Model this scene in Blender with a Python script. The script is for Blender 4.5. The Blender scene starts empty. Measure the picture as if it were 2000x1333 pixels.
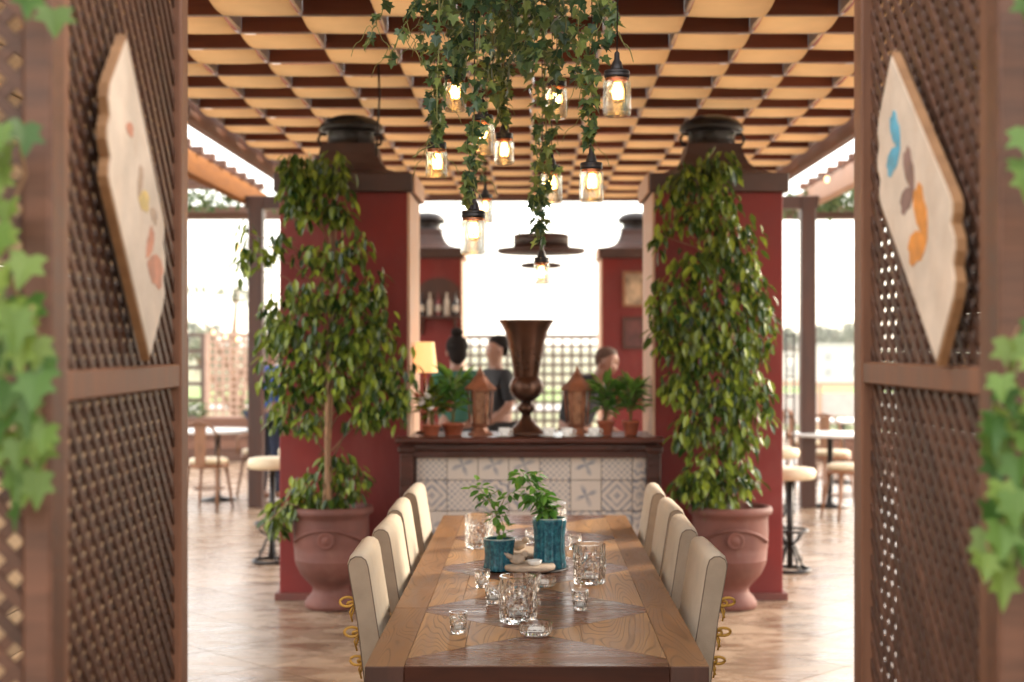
import bpy, math, random
from mathutils import Vector, Matrix, Euler
R = math.radians
rnd = random.Random(7)
sc = bpy.context.scene
C = sc.collection

# ---------------------------------------------------------------- camera, sky, sun, exposure
H = 1.65; F = 2777.8; VX, VY = 1039.0, 676.0
cd = bpy.data.cameras.new("camera"); cam = bpy.data.objects.new("camera", cd); C.objects.link(cam)
cam.location = (0, 0, H); cam.rotation_euler = (R(90), 0, 0)
cd.sensor_width = 36; cd.lens = 50; cd.shift_x = -0.0195; cd.shift_y = 0.00475
cd.clip_start = 0.05; cd.clip_end = 3000
cd.dof.use_dof = True; cd.dof.focus_distance = 4.55; cd.dof.aperture_fstop = 2.4
sc.camera = cam
SUN_AZ, SUN_EL = R(32), R(24)          # from +X towards +Y
w = bpy.data.worlds.new("World"); sc.world = w; w.use_nodes = True
nt = w.node_tree; bg = nt.nodes["Background"]
sky = nt.nodes.new("ShaderNodeTexSky"); sky.sky_type = 'NISHITA'; sky.sun_disc = False
sky.sun_elevation = SUN_EL; sky.sun_rotation = math.pi/2 - SUN_AZ
sky.air_density = 1.0; sky.dust_density = 1.5; sky.ozone_density = 1.0
veil = nt.nodes.new("ShaderNodeMix"); veil.data_type = 'RGBA'; veil.inputs[0].default_value = 0.55   # thin even overcast
veil.inputs[7].default_value = (9.3, 8.5, 7.4, 1); nt.links.new(sky.outputs[0], veil.inputs[6])
nt.links.new(veil.outputs[2], bg.inputs[0]); bg.inputs[1].default_value = 0.15
sl = bpy.data.lights.new("sun", 'SUN'); so = bpy.data.objects.new("sun", sl); C.objects.link(so)
sl.energy = 1.5; sl.angle = R(28); sl.color = (1.0, 0.86, 0.68)
sdir = Vector((math.cos(SUN_EL)*math.cos(SUN_AZ), math.cos(SUN_EL)*math.sin(SUN_AZ), math.sin(SUN_EL)))
so.rotation_euler = sdir.to_track_quat('Z', 'Y').to_euler(); so.location = (20, 10, 12)
sc.view_settings.view_transform = 'Standard'; sc.view_settings.look = 'None'
sc.view_settings.gamma = 1.0; sc.view_settings.use_curve_mapping = False
sc.view_settings.exposure = 1.9
sc.cycles.use_denoising = True
sc.cycles.max_bounces = 10; sc.cycles.diffuse_bounces = 5; sc.cycles.glossy_bounces = 4
sc.cycles.transmission_bounces = 10; sc.cycles.transparent_max_bounces = 12
sc.cycles.caustics_reflective = False; sc.cycles.caustics_refractive = True
sc.cycles.sample_clamp_indirect = 6.0; sc.cycles.sample_clamp_direct = 0

# ---------------------------------------------------------------- helpers
def at(px, py, d):                       # photograph pixel + distance -> a point of the place
    return Vector(((px-VX)*d/F, d, H-(py-VY)*d/F))
def on_z(px, py, z):                     # photograph pixel on the level z
    d = (H-z)*F/(py-VY)
    return Vector(((px-VX)*d/F, d, z))

def link(n, *s): n.links.new(*s)
def base_mat(name):
    m = bpy.data.materials.new(name); m.use_nodes = True
    t = m.node_tree; return m, t, t.nodes["Principled BSDF"]
def math_n(t, op, a, b=None, c=None):
    n = t.nodes.new("ShaderNodeMath"); n.operation = op
    for i, v in enumerate((a, b, c)):
        if v is None: continue
        if isinstance(v, (int, float)): n.inputs[i].default_value = v
        else: t.links.new(v, n.inputs[i])
    return n.outputs[0]
def mix_n(t, f, a, b):
    n = t.nodes.new("ShaderNodeMix"); n.data_type = 'RGBA'
    for s, v in ((n.inputs[0], f), (n.inputs[6], a), (n.inputs[7], b)):
        if isinstance(v, (int, float)): s.default_value = v
        elif isinstance(v, tuple): s.default_value = (*v, 1) if len(v) == 3 else v
        else: t.links.new(v, s)
    return n.outputs[2]
def coords(t, scale=(1, 1, 1), rand=True):
    tc = t.nodes.new("ShaderNodeTexCoord"); mp = t.nodes.new("ShaderNodeMapping")
    mp.inputs['Scale'].default_value = scale
    if rand:
        oi = t.nodes.new("ShaderNodeObjectInfo"); va = t.nodes.new("ShaderNodeVectorMath"); va.operation = 'ADD'
        r = math_n(t, 'MULTIPLY', oi.outputs['Random'], 53.0)
        t.links.new(tc.outputs['Object'], va.inputs[0]); t.links.new(r, va.inputs[1])
        t.links.new(va.outputs[0], mp.inputs[0])
    else: t.links.new(tc.outputs['Object'], mp.inputs[0])
    return mp.outputs[0]
def noise(t, vec, scale, detail=4, rough=0.55, dist=0.0):
    n = t.nodes.new("ShaderNodeTexNoise"); n.inputs['Scale'].default_value = scale
    n.inputs['Detail'].default_value = detail; n.inputs['Roughness'].default_value = rough
    n.inputs['Distortion'].default_value = dist
    t.links.new(vec, n.inputs['Vector']); return n.outputs['Fac']
def remap(t, v, a, b, c=0.0, d=1.0):
    n = t.nodes.new("ShaderNodeMapRange"); n.inputs[1].default_value = a; n.inputs[2].default_value = b
    n.inputs[3].default_value = c; n.inputs[4].default_value = d; t.links.new(v, n.inputs[0]); return n.outputs[0]
def bump(t, bs, h, strength=0.3, dist=0.01):
    b = t.nodes.new("ShaderNodeBump"); b.inputs['Strength'].default_value = strength; b.inputs['Distance'].default_value = dist
    t.links.new(h, b.inputs['Height']); t.links.new(b.outputs[0], bs.inputs['Normal'])
def tuplemul(c, k): return tuple(min(1.0, x*k) for x in c)
def mat(name, col, rough=0.6, var=0.25, scale=6.0, bmp=0.0, metal=0.0, spec=0.5, bscale=None, coat=0.0):
    m, t, b = base_mat(name)
    v = coords(t); n = noise(t, v, scale, 5)
    b.inputs['Roughness'].default_value = rough; b.inputs['Metallic'].default_value = metal
    b.inputs['Specular IOR Level'].default_value = spec; b.inputs['Coat Weight'].default_value = coat
    f = remap(t, n, 0.3, 0.7)
    t.links.new(mix_n(t, f, tuplemul(col, 1-var), tuplemul(col, 1+var)), b.inputs['Base Color'])
    t.links.new(remap(t, n, 0.25, 0.75, max(0.02, rough-0.1), min(1, rough+0.1)), b.inputs['Roughness'])
    if bmp: bump(t, b, noise(t, v, bscale or scale*8, 3), bmp, 0.004)
    return m
def wood(name, c1, c2, rough=0.5, along=(1.2, 14, 14), bmp=0.15, spec=0.4, lines=0.0, tint=0.25):
    m, t, b = base_mat(name)
    v = coords(t, along)
    n = noise(t, v, 1.6, 6, 0.6, 0.4)
    oi = t.nodes.new("ShaderNodeObjectInfo")
    col = mix_n(t, remap(t, n, 0.3, 0.7), c1, c2)
    hsv = t.nodes.new("ShaderNodeHueSaturation"); t.links.new(col, hsv.inputs['Color'])
    t.links.new(remap(t, oi.outputs['Random'], 0, 1, 1-tint, 1+tint), hsv.inputs['Value'])
    out = hsv.outputs[0]; hgt = n
    if lines:
        v2 = coords(t, (along[0]*0.42, along[1]*0.42, along[2]*0.42))
        f = noise(t, v2, 1.5, 1.6, 0.45, 0.35)
        c = math_n(t, 'FRACT', math_n(t, 'MULTIPLY', f, 26.0))
        ln = remap(t, math_n(t, 'ABSOLUTE', math_n(t, 'SUBTRACT', c, 0.5)), 0.0, 0.17, 1.0, 0.0)
        ln = math_n(t, 'MULTIPLY', ln, remap(t, n, 0.35, 0.6, 0.35, 1.0))
        out = mix_n(t, math_n(t, 'MULTIPLY', ln, lines), out, tuplemul(c1, 0.35))
        hgt = math_n(t, 'SUBTRACT', n, math_n(t, 'MULTIPLY', ln, 0.6))
    t.links.new(out, b.inputs['Base Color'])
    t.links.new(remap(t, n, 0.25, 0.75, rough-0.08, rough+0.1), b.inputs['Roughness'])
    b.inputs['Specular IOR Level'].default_value = spec
    if bmp: bump(t, b, hgt, bmp, 0.003)
    return m
def leafmat(name, c1, c2, gloss=0.35, trans=0.35):
    m, t, b = base_mat(name)
    oi = t.nodes.new("ShaderNodeObjectInfo"); ge = t.nodes.new("ShaderNodeNewGeometry")
    f = math_n(t, 'FRACT', math_n(t, 'ADD', math_n(t, 'MULTIPLY', oi.outputs['Random'], 7.3), ge.outputs['Random Per Island']))
    f2 = math_n(t, 'FRACT', math_n(t, 'MULTIPLY', f, 17.7))
    v = coords(t, (1, 1, 1)); n = noise(t, v, 40, 2)
    col = mix_n(t, math_n(t, 'POWER', f, 1.6), c1, c2)
    hsv = t.nodes.new("ShaderNodeHueSaturation"); t.links.new(col, hsv.inputs['Color'])
    t.links.new(math_n(t, 'ADD', remap(t, f2, 0, 1, 0.75, 1.15), remap(t, n, 0.3, 0.7, -0.12, 0.12)), hsv.inputs['Value'])
    t.links.new(hsv.outputs[0], b.inputs['Base Color'])
    b.inputs['Roughness'].default_value = gloss; b.inputs['Specular IOR Level'].default_value = 0.5
    tr = t.nodes.new("ShaderNodeBsdfTranslucent"); t.links.new(hsv.outputs[0], tr.inputs[0])
    ms = t.nodes.new("ShaderNodeMixShader"); ms.inputs[0].default_value = trans
    t.links.new(b.outputs[0], ms.inputs[1]); t.links.new(tr.outputs[0], ms.inputs[2])
    t.links.new(ms.outputs[0], t.nodes['Material Output'].inputs[0])
    return m
def glassmat(name, mixf=0.25, tint=(1, 1, 1), rough=0.0, ior=1.45):
    m, t, b = base_mat(name); t.nodes.remove(b)
    g = t.nodes.new("ShaderNodeBsdfGlass"); g.inputs['IOR'].default_value = ior; g.inputs['Roughness'].default_value = rough
    g.inputs[0].default_value = (*tint, 1)
    tr = t.nodes.new("ShaderNodeBsdfTransparent"); tr.inputs[0].default_value = (*tint, 1)
    ms = t.nodes.new("ShaderNodeMixShader"); ms.inputs[0].default_value = mixf
    t.links.new(g.outputs[0], ms.inputs[1]); t.links.new(tr.outputs[0], ms.inputs[2])
    t.links.new(ms.outputs[0], t.nodes['Material Output'].inputs[0])
    return m
def emis(name, col, s):
    m, t, b = base_mat(name)
    b.inputs['Base Color'].default_value = (*col, 1); b.inputs['Emission Color'].default_value = (*col, 1)
    b.inputs['Emission Strength'].default_value = s; return m
def transl(name, col, tcol, f=0.5, scale=5):
    m, t, b = base_mat(name); v = coords(t); n = noise(t, v, scale, 4)
    cc = mix_n(t, remap(t, n, 0.3, 0.7), tuplemul(col, 0.9), tuplemul(col, 1.08))
    oi = t.nodes.new("ShaderNodeObjectInfo"); hs = t.nodes.new("ShaderNodeHueSaturation"); t.links.new(cc, hs.inputs['Color'])
    t.links.new(remap(t, oi.outputs['Random'], 0, 1, .82, 1.06), hs.inputs['Value']); cc = hs.outputs[0]
    t.links.new(cc, b.inputs['Base Color']); b.inputs['Roughness'].default_value = 0.7
    tr = t.nodes.new("ShaderNodeBsdfTranslucent"); tr.inputs[0].default_value = (*tcol, 1)
    ms = t.nodes.new("ShaderNodeMixShader"); ms.inputs[0].default_value = f
    t.links.new(b.outputs[0], ms.inputs[1]); t.links.new(tr.outputs[0], ms.inputs[2])
    t.links.new(ms.outputs[0], t.nodes['Material Output'].inputs[0]); return m

class B:                                   # collects shapes for ONE mesh
    def __init__(s): s.v = []; s.f = []; s.sm = []
    def add(s, vs, fs, smooth=False, M=None):
        o = len(s.v)
        s.v += [tuple(M @ Vector(v)) if M else tuple(v) for v in vs]
        s.f += [tuple(i+o for i in f) for f in fs]; s.sm += [smooth]*len(fs); return s
    def box(s, c, d, M=None, bev=0.0):
        x, y, z = d[0]/2, d[1]/2, d[2]/2
        if bev <= 0:
            vs = [(c[0]+a*x, c[1]+b*y, c[2]+e*z) for a in (-1, 1) for b in (-1, 1) for e in (-1, 1)]
            fs = [(0, 1, 3, 2), (4, 6, 7, 5), (0, 4, 5, 1), (2, 3, 7, 6), (0, 2, 6, 4), (1, 5, 7, 3)]
            return s.add(vs, fs, False, M)
        b = min(bev, x*.9, y*.9, z*.9)
        ring = [(x-b, y), (-x+b, y), (-x, y-b), (-x, -y+b), (-x+b, -y), (x-b, -y), (x, -y+b), (x, y-b)]
        ins = [(x-b, y-b), (-x+b, y-b), (-x+b, y-b), (-x+b, -y+b), (-x+b, -y+b), (x-b, -y+b), (x-b, -y+b), (x-b, y-b)]
        vs = []
        for pts, zz in ((ins, -z), (ring, -z+b), (ring, z-b), (ins, z)):
            vs += [(c[0]+p[0], c[1]+p[1], c[2]+zz) for p in pts]
        fs = [tuple(range(7, -1, -1)), tuple(range(24, 32))]
        for k in range(3):
            for i in range(8):
                j = (i+1) % 8; fs.append((k*8+i, k*8+j, k*8+8+j, k*8+8+i))
        return s.add(vs, fs, False, M)
    def prism(s, poly, a, b, M=None, axis='z'):
        n = len(poly)
        def P(p, h): return (p[0], p[1], h) if axis == 'z' else ((p[0], h, p[1]) if axis == 'y' else (h, p[0], p[1]))
        vs = [P(p, a) for p in poly]+[P(p, b) for p in poly]
        fs = [tuple(range(n-1, -1, -1)), tuple(range(n, 2*n))]+[(i, (i+1) % n, n+(i+1) % n, n+i) for i in range(n)]
        return s.add(vs, fs, False, M)
    def lathe(s, prof, seg=24, M=None, smooth=True, c=(0, 0, 0), cap=True, rf=None):
        vs = []; fs = []; n = len(prof)
        for k, (r, z) in enumerate(prof):
            for i in range(seg):
                a = 2*math.pi*i/seg; rr = r*(rf(k, i, a) if rf else 1)
                vs.append((c[0]+rr*math.cos(a), c[1]+rr*math.sin(a), c[2]+z))
        for k in range(n-1):
            for i in range(seg):
                j = (i+1) % seg; fs.append((k*seg+i, k*seg+j, (k+1)*seg+j, (k+1)*seg+i))
        if cap: fs += [tuple(range(seg-1, -1, -1)), tuple(range((n-1)*seg, n*seg))]
        return s.add(vs, fs, smooth, M)
    def tube(s, pts, r, seg=6, M=None, smooth=True, closed=False):
        pts = [Vector(p) for p in pts]; n = len(pts); rs = r if isinstance(r, (list, tuple)) else [r]*n
        vs = []; fs = []; up = Vector((0.13, 0.21, 0.97))
        for i, p in enumerate(pts):
            tg = (pts[(i+1) % n]-pts[i-1]) if closed else (pts[min(i+1, n-1)]-pts[max(i-1, 0)])
            tg = tg.normalized() if tg.length > 1e-9 else Vector((0, 0, 1))
            a = tg.cross(up)
            if a.length < 0.05: a = tg.cross(Vector((1, 0, 0)))
            a.normalize(); b = tg.cross(a)
            for k in range(seg):
                t = 2*math.pi*k/seg; vs.append(p+(a*math.cos(t)+b*math.sin(t))*rs[i])
        for i in range(n if closed else n-1):
            i2 = (i+1) % n
            for k in range(seg):
                j = (k+1) % seg; fs.append((i*seg+k, i*seg+j, i2*seg+j, i2*seg+k))
        if not closed: fs += [tuple(range(seg-1, -1, -1)), tuple(range((n-1)*seg, n*seg))]
        return s.add(vs, fs, smooth, M)
    def ell(s, c, r, M=None, u=14, v=9):
        prof = [(max(1e-4, math.sin(math.pi*k/v)), -math.cos(math.pi*k/v)) for k in range(v+1)]
        vs = []; fs = []
        for (rr, z) in prof:
            for i in range(u):
                a = 2*math.pi*i/u; vs.append((c[0]+r[0]*rr*math.cos(a), c[1]+r[1]*rr*math.sin(a), c[2]+r[2]*z))
        for k in range(v):
            for i in range(u):
                j = (i+1) % u; fs.append((k*u+i, k*u+j, (k+1)*u+j, (k+1)*u+i))
        return s.add(vs, fs, True, M)
    def mesh(s, name, m):
        me = bpy.data.meshes.new(name); me.from_pydata(s.v, [], s.f)
        me.polygons.foreach_set('use_smooth', s.sm); me.materials.append(m); me.update(); return me
def obj(name, b, m=None, parent=None, loc=(0, 0, 0), rot=(0, 0, 0), scale=None):
    me = b.mesh(name, m) if isinstance(b, B) else b
    o = bpy.data.objects.new(name, me); C.objects.link(o)
    o.location = loc; o.rotation_euler = rot
    if scale: o.scale = scale
    if parent: o.parent = parent
    return o
def tag(o, label=None, cat=None, group=None, kind=None):
    if label: o['label'] = label
    if cat: o['category'] = cat
    if group: o['group'] = group
    if kind: o['kind'] = kind
    return o
def thing(name, label, cat, loc=(0, 0, 0), rot=(0, 0, 0), group=None):
    o = bpy.data.objects.new(name, None); C.objects.link(o); o.location = loc
    o.rotation_euler = rot if isinstance(rot, (tuple, list, Euler)) else (0, 0, rot)
    o.empty_display_size = 0.1
    return tag(o, label, cat, group)
def copy_tree(o, label, loc, rz=None, parent=None):
    c = o.copy(); C.objects.link(c)
    if parent: c.parent = parent
    else:
        c.location = loc
        if rz is not None: c.rotation_euler = (0, 0, rz)
        c['label'] = label
    for ch in o.children: copy_tree(ch, None, None, None, c)
    return c
def clip(poly, a, b, c):                   # keep a*x+b*y <= c
    out = []
    for i, p in enumerate(poly):
        q = poly[(i+1) % len(poly)]; dp = a*p[0]+b*p[1]-c; dq = a*q[0]+b*q[1]-c
        if dp <= 0: out.append(p)
        if (dp < 0 < dq) or (dq < 0 < dp):
            t = dp/(dp-dq); out.append((p[0]+(q[0]-p[0])*t, p[1]+(q[1]-p[1])*t))
    return out
def clip_rect(poly, x0, x1, y0, y1):
    for a in ((1, 0, x1), (-1, 0, -x0), (0, 1, y1), (0, -1, -y0)):
        if len(poly) < 3: return []
        poly = clip(poly, *a)
    return poly if len(poly) > 2 else []
def shrink_ok(poly):
    a = 0
    for i in range(len(poly)):
        p, q = poly[i], poly[(i+1) % len(poly)]; a += p[0]*q[1]-q[0]*p[1]
    return abs(a)/2

# ---------------------------------------------------------------- materials
M_lat = wood("lattice_wood", (0.05, 0.021, 0.012), (0.115, 0.05, 0.029), 0.5, (2, 20, 20), 0.1, 0.4)
M_frame = wood("frame_wood", (0.10, 0.042, 0.023), (0.19, 0.085, 0.048), 0.5, (12, 12, 1.0), 0.15)
M_darkwood = wood("dark_wood", (0.04, 0.015, 0.009), (0.08, 0.03, 0.018), 0.45, (9, 9, 1.2), 0.15)
M_beam = wood("beam_wood", (0.12, 0.04, 0.014), (0.20, 0.07, 0.025), 0.5, (8, 1.0, 8), 0.15)
M_beamx = wood("cross_beam_wood", (0.11, 0.05, 0.032), (0.2, 0.095, 0.06), 0.5, (1.0, 8, 8), 0.15)
M_barwood = wood("polished_bar_wood", (0.035, 0.008, 0.004), (0.085, 0.02, 0.01), 0.28, (1.0, 12, 12), 0.05, 0.35)
M_tan = transl("woven_tan_strip", (0.78, 0.50, 0.24), (0.92, 0.58, 0.27), 0.15)
M_dkboard = wood("ceiling_dark_board", (0.15, 0.042, 0.022), (0.22, 0.07, 0.036), 0.5, (1, 10, 10), 0.1)
M_batten = mat("grey_batten", (0.42, 0.38, 0.40), 0.5, 0.1)
M_red = mat("red_plaster", (0.175, 0.016, 0.0125), 0.75, 0.16, 2.2, 0.25, bscale=60)
def weather(m, dark, amt, scale):          # blotches and scuffs with a shape of their own
    t = m.node_tree; b = t.nodes["Principled BSDF"]; src = b.inputs['Base Color'].links[0].from_socket
    n = noise(t, coords(t, (1, 1, .45)), scale, 8, .7, .6); n2 = noise(t, coords(t, (1, 1, 1)), scale*9, 5, .7)
    f = math_n(t, 'MULTIPLY', math_n(t, 'ADD', remap(t, n, .5, .68), remap(t, n2, .62, .72, 0, .5)), amt)
    t.links.new(mix_n(t, f, src, dark), b.inputs['Base Color'])
weather(M_red, (.26, .06, .05), .38, 2.6)
M_beige = mat("beige_board_and_lit_faces", (0.58, 0.36, 0.25), 0.6, 0.12, 3, 0.1)  # beige boards; also colours the cap ends and right beam as lit
M_plinth = mat("brown_plinth", (0.13, 0.032, 0.022), 0.5, 0.2, 5, 0.1)
M_hood = mat("weathered_brown_hood", (0.06, 0.024, 0.017), 0.5, 0.3, 5, 0.2)
M_blackmetal = mat("dark_iron", (0.03, 0.026, 0.026), 0.35, 0.3, 8, 0.1, 0.7)
M_terra = mat("terracotta", (0.15, 0.05, 0.036), 0.7, 0.3, 4, 0.4); weather(M_terra, (.24, .12, .09), .35, 5)
M_terra2 = mat("small_terracotta", (0.42, 0.11, 0.05), 0.55, 0.2, 9, 0.15)
M_soil = mat("soil", (0.03, 0.02, 0.014), 0.95, 0.4, 40, 0.6)
M_bark = mat("bark", (0.24, 0.135, 0.07), 0.8, 0.3, 20, 0.4)
M_twig = mat("green_stem", (0.22, 0.22, 0.07), 0.6, 0.3, 20)
M_ivy = leafmat("ivy_leaf", (0.048, 0.11, 0.055), (0.27, 0.35, 0.10), 0.33, 0.32)
M_ivyfg = leafmat("bright_ivy_leaf", (0.06, 0.15, 0.028), (0.25, 0.36, 0.07), 0.5, 0.4)
M_ficus = leafmat("ficus_leaf", (0.022, 0.064, 0.009), (0.34, 0.42, 0.045), 0.24, 0.25)
M_basil = leafmat("basil_leaf", (0.07, 0.21, 0.03), (0.2, 0.42, 0.06), 0.45, 0.35)
M_bush = leafmat("far_foliage", (0.05, 0.1, 0.03), (0.16, 0.22, 0.08), 0.6, 0.3)
M_olive_haze = leafmat("silver_and_hazed_foliage", (0.16, 0.19, 0.13), (0.36, 0.37, 0.27), 0.6, 0.35)  # silvery leaves of the olive-like tree; haze-paled colour for the far trees
M_cream = mat("cream_linen", (0.60, 0.52, 0.42), 0.9, 0.06, 10, 0.35, bscale=500, spec=0.2)
M_beigefab = mat("beige_linen", (0.40, 0.31, 0.23), 0.9, 0.1, 14, 0.4, bscale=500, spec=0.2)
M_piping = mat("brown_piping", (0.17, 0.12, 0.085), 0.8, 0.1)
M_ribbon = mat("mustard_ribbon", (0.55, 0.30, 0.05), 0.6, 0.15, 20)
M_oak = wood("light_oak", (0.29, 0.15, 0.062), (0.50, 0.29, 0.13), 0.34, (1.6, 11, 11), 0.2, 0.3, lines=0.95, tint=0.14)
M_oak2 = wood("border_oak", (0.20, 0.098, 0.043), (0.35, 0.185, 0.085), 0.36, (1.6, 11, 11), 0.2, 0.3, lines=0.7, tint=0.16)
M_wal = wood("dark_oak", (0.085, 0.032, 0.016), (0.19, 0.08, 0.04), 0.26, (1.6, 16, 16), 0.05, 0.42, lines=0.4, tint=0.18)
M_edge = wood("table_edge_wood", (0.022, 0.008, 0.005), (0.06, 0.018, 0.009), 0.5, (1.2, 8, 8), 0.1, 0.15)
M_crystal = glassmat("cut_crystal", 0.06, ior=1.5)
M_jar = glassmat("jar_glass", 0.55, (0.97, 0.98, 0.97))
M_fil = emis("glowing_filament", (1.0, 0.55, 0.16), 26)
M_bulbglass = glassmat("amber_bulb_glass", 0.8, (1.0, 0.9, 0.72))
M_socket = mat("socket_metal", (0.045, 0.042, 0.045), 0.4, 0.2, 20, 0, 0.6)
M_copper = mat("copper_ring", (0.5, 0.16, 0.07), 0.35, 0.2, 20, 0, 0.8)
M_bronze = mat("aged_bronze", (0.10, 0.05, 0.033), 0.3, 0.3, 6, 0.05, 0.85)
M_lantern = mat("copper_lantern", (0.30, 0.115, 0.06), 0.5, 0.35, 14, 0.2, 0.4)
M_white = mat("white_china", (0.82, 0.82, 0.8), 0.2, 0.03)
M_stone = mat("pale_stone", (0.52, 0.42, 0.33), 0.8, 0.2, 30, 0.5)
M_blacktray = mat("black_slate", (0.02, 0.018, 0.018), 0.4, 0.3, 10)
M_cushion = mat("cream_leather", (0.66, 0.54, 0.36), 0.45, 0.06, 8)
M_chairwood = wood("bentwood", (0.17, 0.075, 0.035), (0.3, 0.14, 0.07), 0.4, (8, 8, 2), 0.05)
M_skin = mat("skin", (0.30, 0.15, 0.10), 0.5, 0.08)
M_hair = mat("dark_hair", (0.012, 0.008, 0.007), 0.8, 0.3, 60, 0.4, spec=0.15)
M_black = mat("black_cloth", (0.016, 0.015, 0.018), 0.85, 0.3)
M_green = mat("green_cloth", (0.03, 0.12, 0.085), 0.85, 0.2)
M_blue = mat("blue_cloth", (0.03, 0.09, 0.36), 0.85, 0.2)
M_navy = mat("navy_cloth", (0.02, 0.028, 0.06), 0.85, 0.2)
M_shade = emis("lit_lamp_shade", (1.0, 0.55, 0.22), 0.3)
M_lightbulb = emis("warm_string_bulb", (1.0, 0.5, 0.22), 1.6)
M_trellis = mat("pale_trellis", (0.5, 0.34, 0.26), 0.7, 0.15)
M_trellisd = mat("dark_trellis", (0.12, 0.085, 0.07), 0.7, 0.2)
M_paint = mat("whitewashed_board", (0.62, 0.51, 0.41), 0.7, 0.16, 9, 0.25); weather(M_paint, (.5, .33, .22), .4, 12)
M_plaqueedge = wood("plaque_edge", (0.20, 0.10, 0.045), (0.32, 0.17, 0.08), 0.6, (2, 10, 10), 0.1)
def glaze():
    m, t, b = base_mat("teal_blue_glaze"); v = coords(t)
    n = noise(t, v, 55, 4, 0.7); n2 = noise(t, coords(t, (60, 60, 5)), 1, 3)
    c = mix_n(t, remap(t, n, 0.42, 0.62), (0.006, 0.07, 0.115), (0.03, 0.20, 0.26))
    c = mix_n(t, remap(t, n2, 0.55, 0.7, 0, 0.6), c, (0.012, 0.03, 0.045))
    t.links.new(c, b.inputs['Base Color']); b.inputs['Roughness'].default_value = 0.22
    bump(t, b, n, 0.25, 0.002); return m
M_glaze = glaze()
def floor_mat():
    m, t, b = base_mat("polished_stone_tile")
    tc = t.nodes.new("ShaderNodeTexCoord"); oi = t.nodes.new("ShaderNodeObjectInfo")
    g = t.nodes.new("ShaderNodeNewGeometry")
    mp = t.nodes.new("ShaderNodeMapping"); mp.inputs['Scale'].default_value = (1, 2.2, 1); t.links.new(g.outputs['Position'], mp.inputs[0])
    n = noise(t, mp.outputs[0], 2.6, 6, 0.62, 0.8); n2 = noise(t, mp.outputs[0], 14, 3)
    c = mix_n(t, remap(t, n, 0.33, 0.66), (0.19, 0.118, 0.075), (0.40, 0.295, 0.21))
    hs = t.nodes.new("ShaderNodeHueSaturation"); t.links.new(c, hs.inputs['Color'])
    t.links.new(remap(t, oi.outputs['Random'], 0, 1, 0.86, 1.12), hs.inputs['Value'])
    t.links.new(hs.outputs[0], b.inputs['Base Color'])
    t.links.new(remap(t, n, 0.3, 0.7, 0.17, 0.36), b.inputs['Roughness']); b.inputs['Specular IOR Level'].default_value = 0.5
    bump(t, b, math_n(t, 'ADD', n, math_n(t, 'MULTIPLY', n2, 0.2)), 0.22, 0.012); return m
M_floor = floor_mat()
M_grout = mat("grout", (0.17, 0.11, 0.08), 0.9, 0.2, 10)

# ---------------------------------------------------------------- ground and far setting
def ground():
    m, t, b = base_mat("dry_grass"); g = t.nodes.new("ShaderNodeNewGeometry")
    n = noise(t, g.outputs['Position'], 0.05, 6)
    t.links.new(mix_n(t, remap(t, n, 0.35, 0.65), (0.13, 0.15, 0.06), (0.24, 0.22, 0.12)), b.inputs['Base Color'])
    b.inputs['Roughness'].default_value = 0.95
    tag(obj("ground", B().add([(-1500, -300, -2.6), (1500, -300, -2.6), (1500, 2500, -2.6), (-1500, 2500, -2.6)], [(0, 1, 2, 3)]), m), kind='structure')
ground()
tag(obj("road", B().box((0, 96, -2.55), (900, 9, 0.09)), mat("pale_road", (0.42, 0.40, 0.38), 0.9, 0.1, 0.3)), kind='structure')
tag(obj("lawn", B().box((40, 122, -2.52), (500, 34, 0.12)), mat("lawn_green", (0.17, 0.26, 0.06), 0.95, 0.2, 0.2)), kind='structure')
fl = tag(obj("terrace_floor", B().box((0, 11, -1.32), (26, 34, 2.6)), M_grout), kind='structure')
TS = 0.53; tm = {}
def tile_mesh(k):
    h = TS/2-0.0025; b = B(); b.box((0, 0, 0.0), (2*h, 2*h, 0.036)); return b.mesh("floor_tile", M_floor)
tmesh = tile_mesh(0); far_tiles = B(); s2 = TS/math.sqrt(2)
for i in range(-40, 60):
    for j in range(-40, 60):
        x = (i-j)*s2+0.12; y = (i+j)*s2+0.2
        if abs(x) > 12.4 or y < -5.4 or y > 27.4: continue
        if 6.2 < y < 15.2 and abs(x) < 3.25:
            obj("tile", tmesh, None, fl, (x, y, 0-0.018+rnd.uniform(-.0003, .0003)), (rnd.uniform(-.0005, .0005), rnd.uniform(-.0005, .0005), R(45)))
        else:
            h = TS/2-0.0025
            far_tiles.box((0, 0, -0.018), (2*h, 2*h, 0.036), Matrix.Translation((x, y, 0)) @ Matrix.Rotation(R(45), 4, 'Z'))
tag(obj("tile_field", far_tiles, M_floor, fl), kind='stuff')

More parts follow.
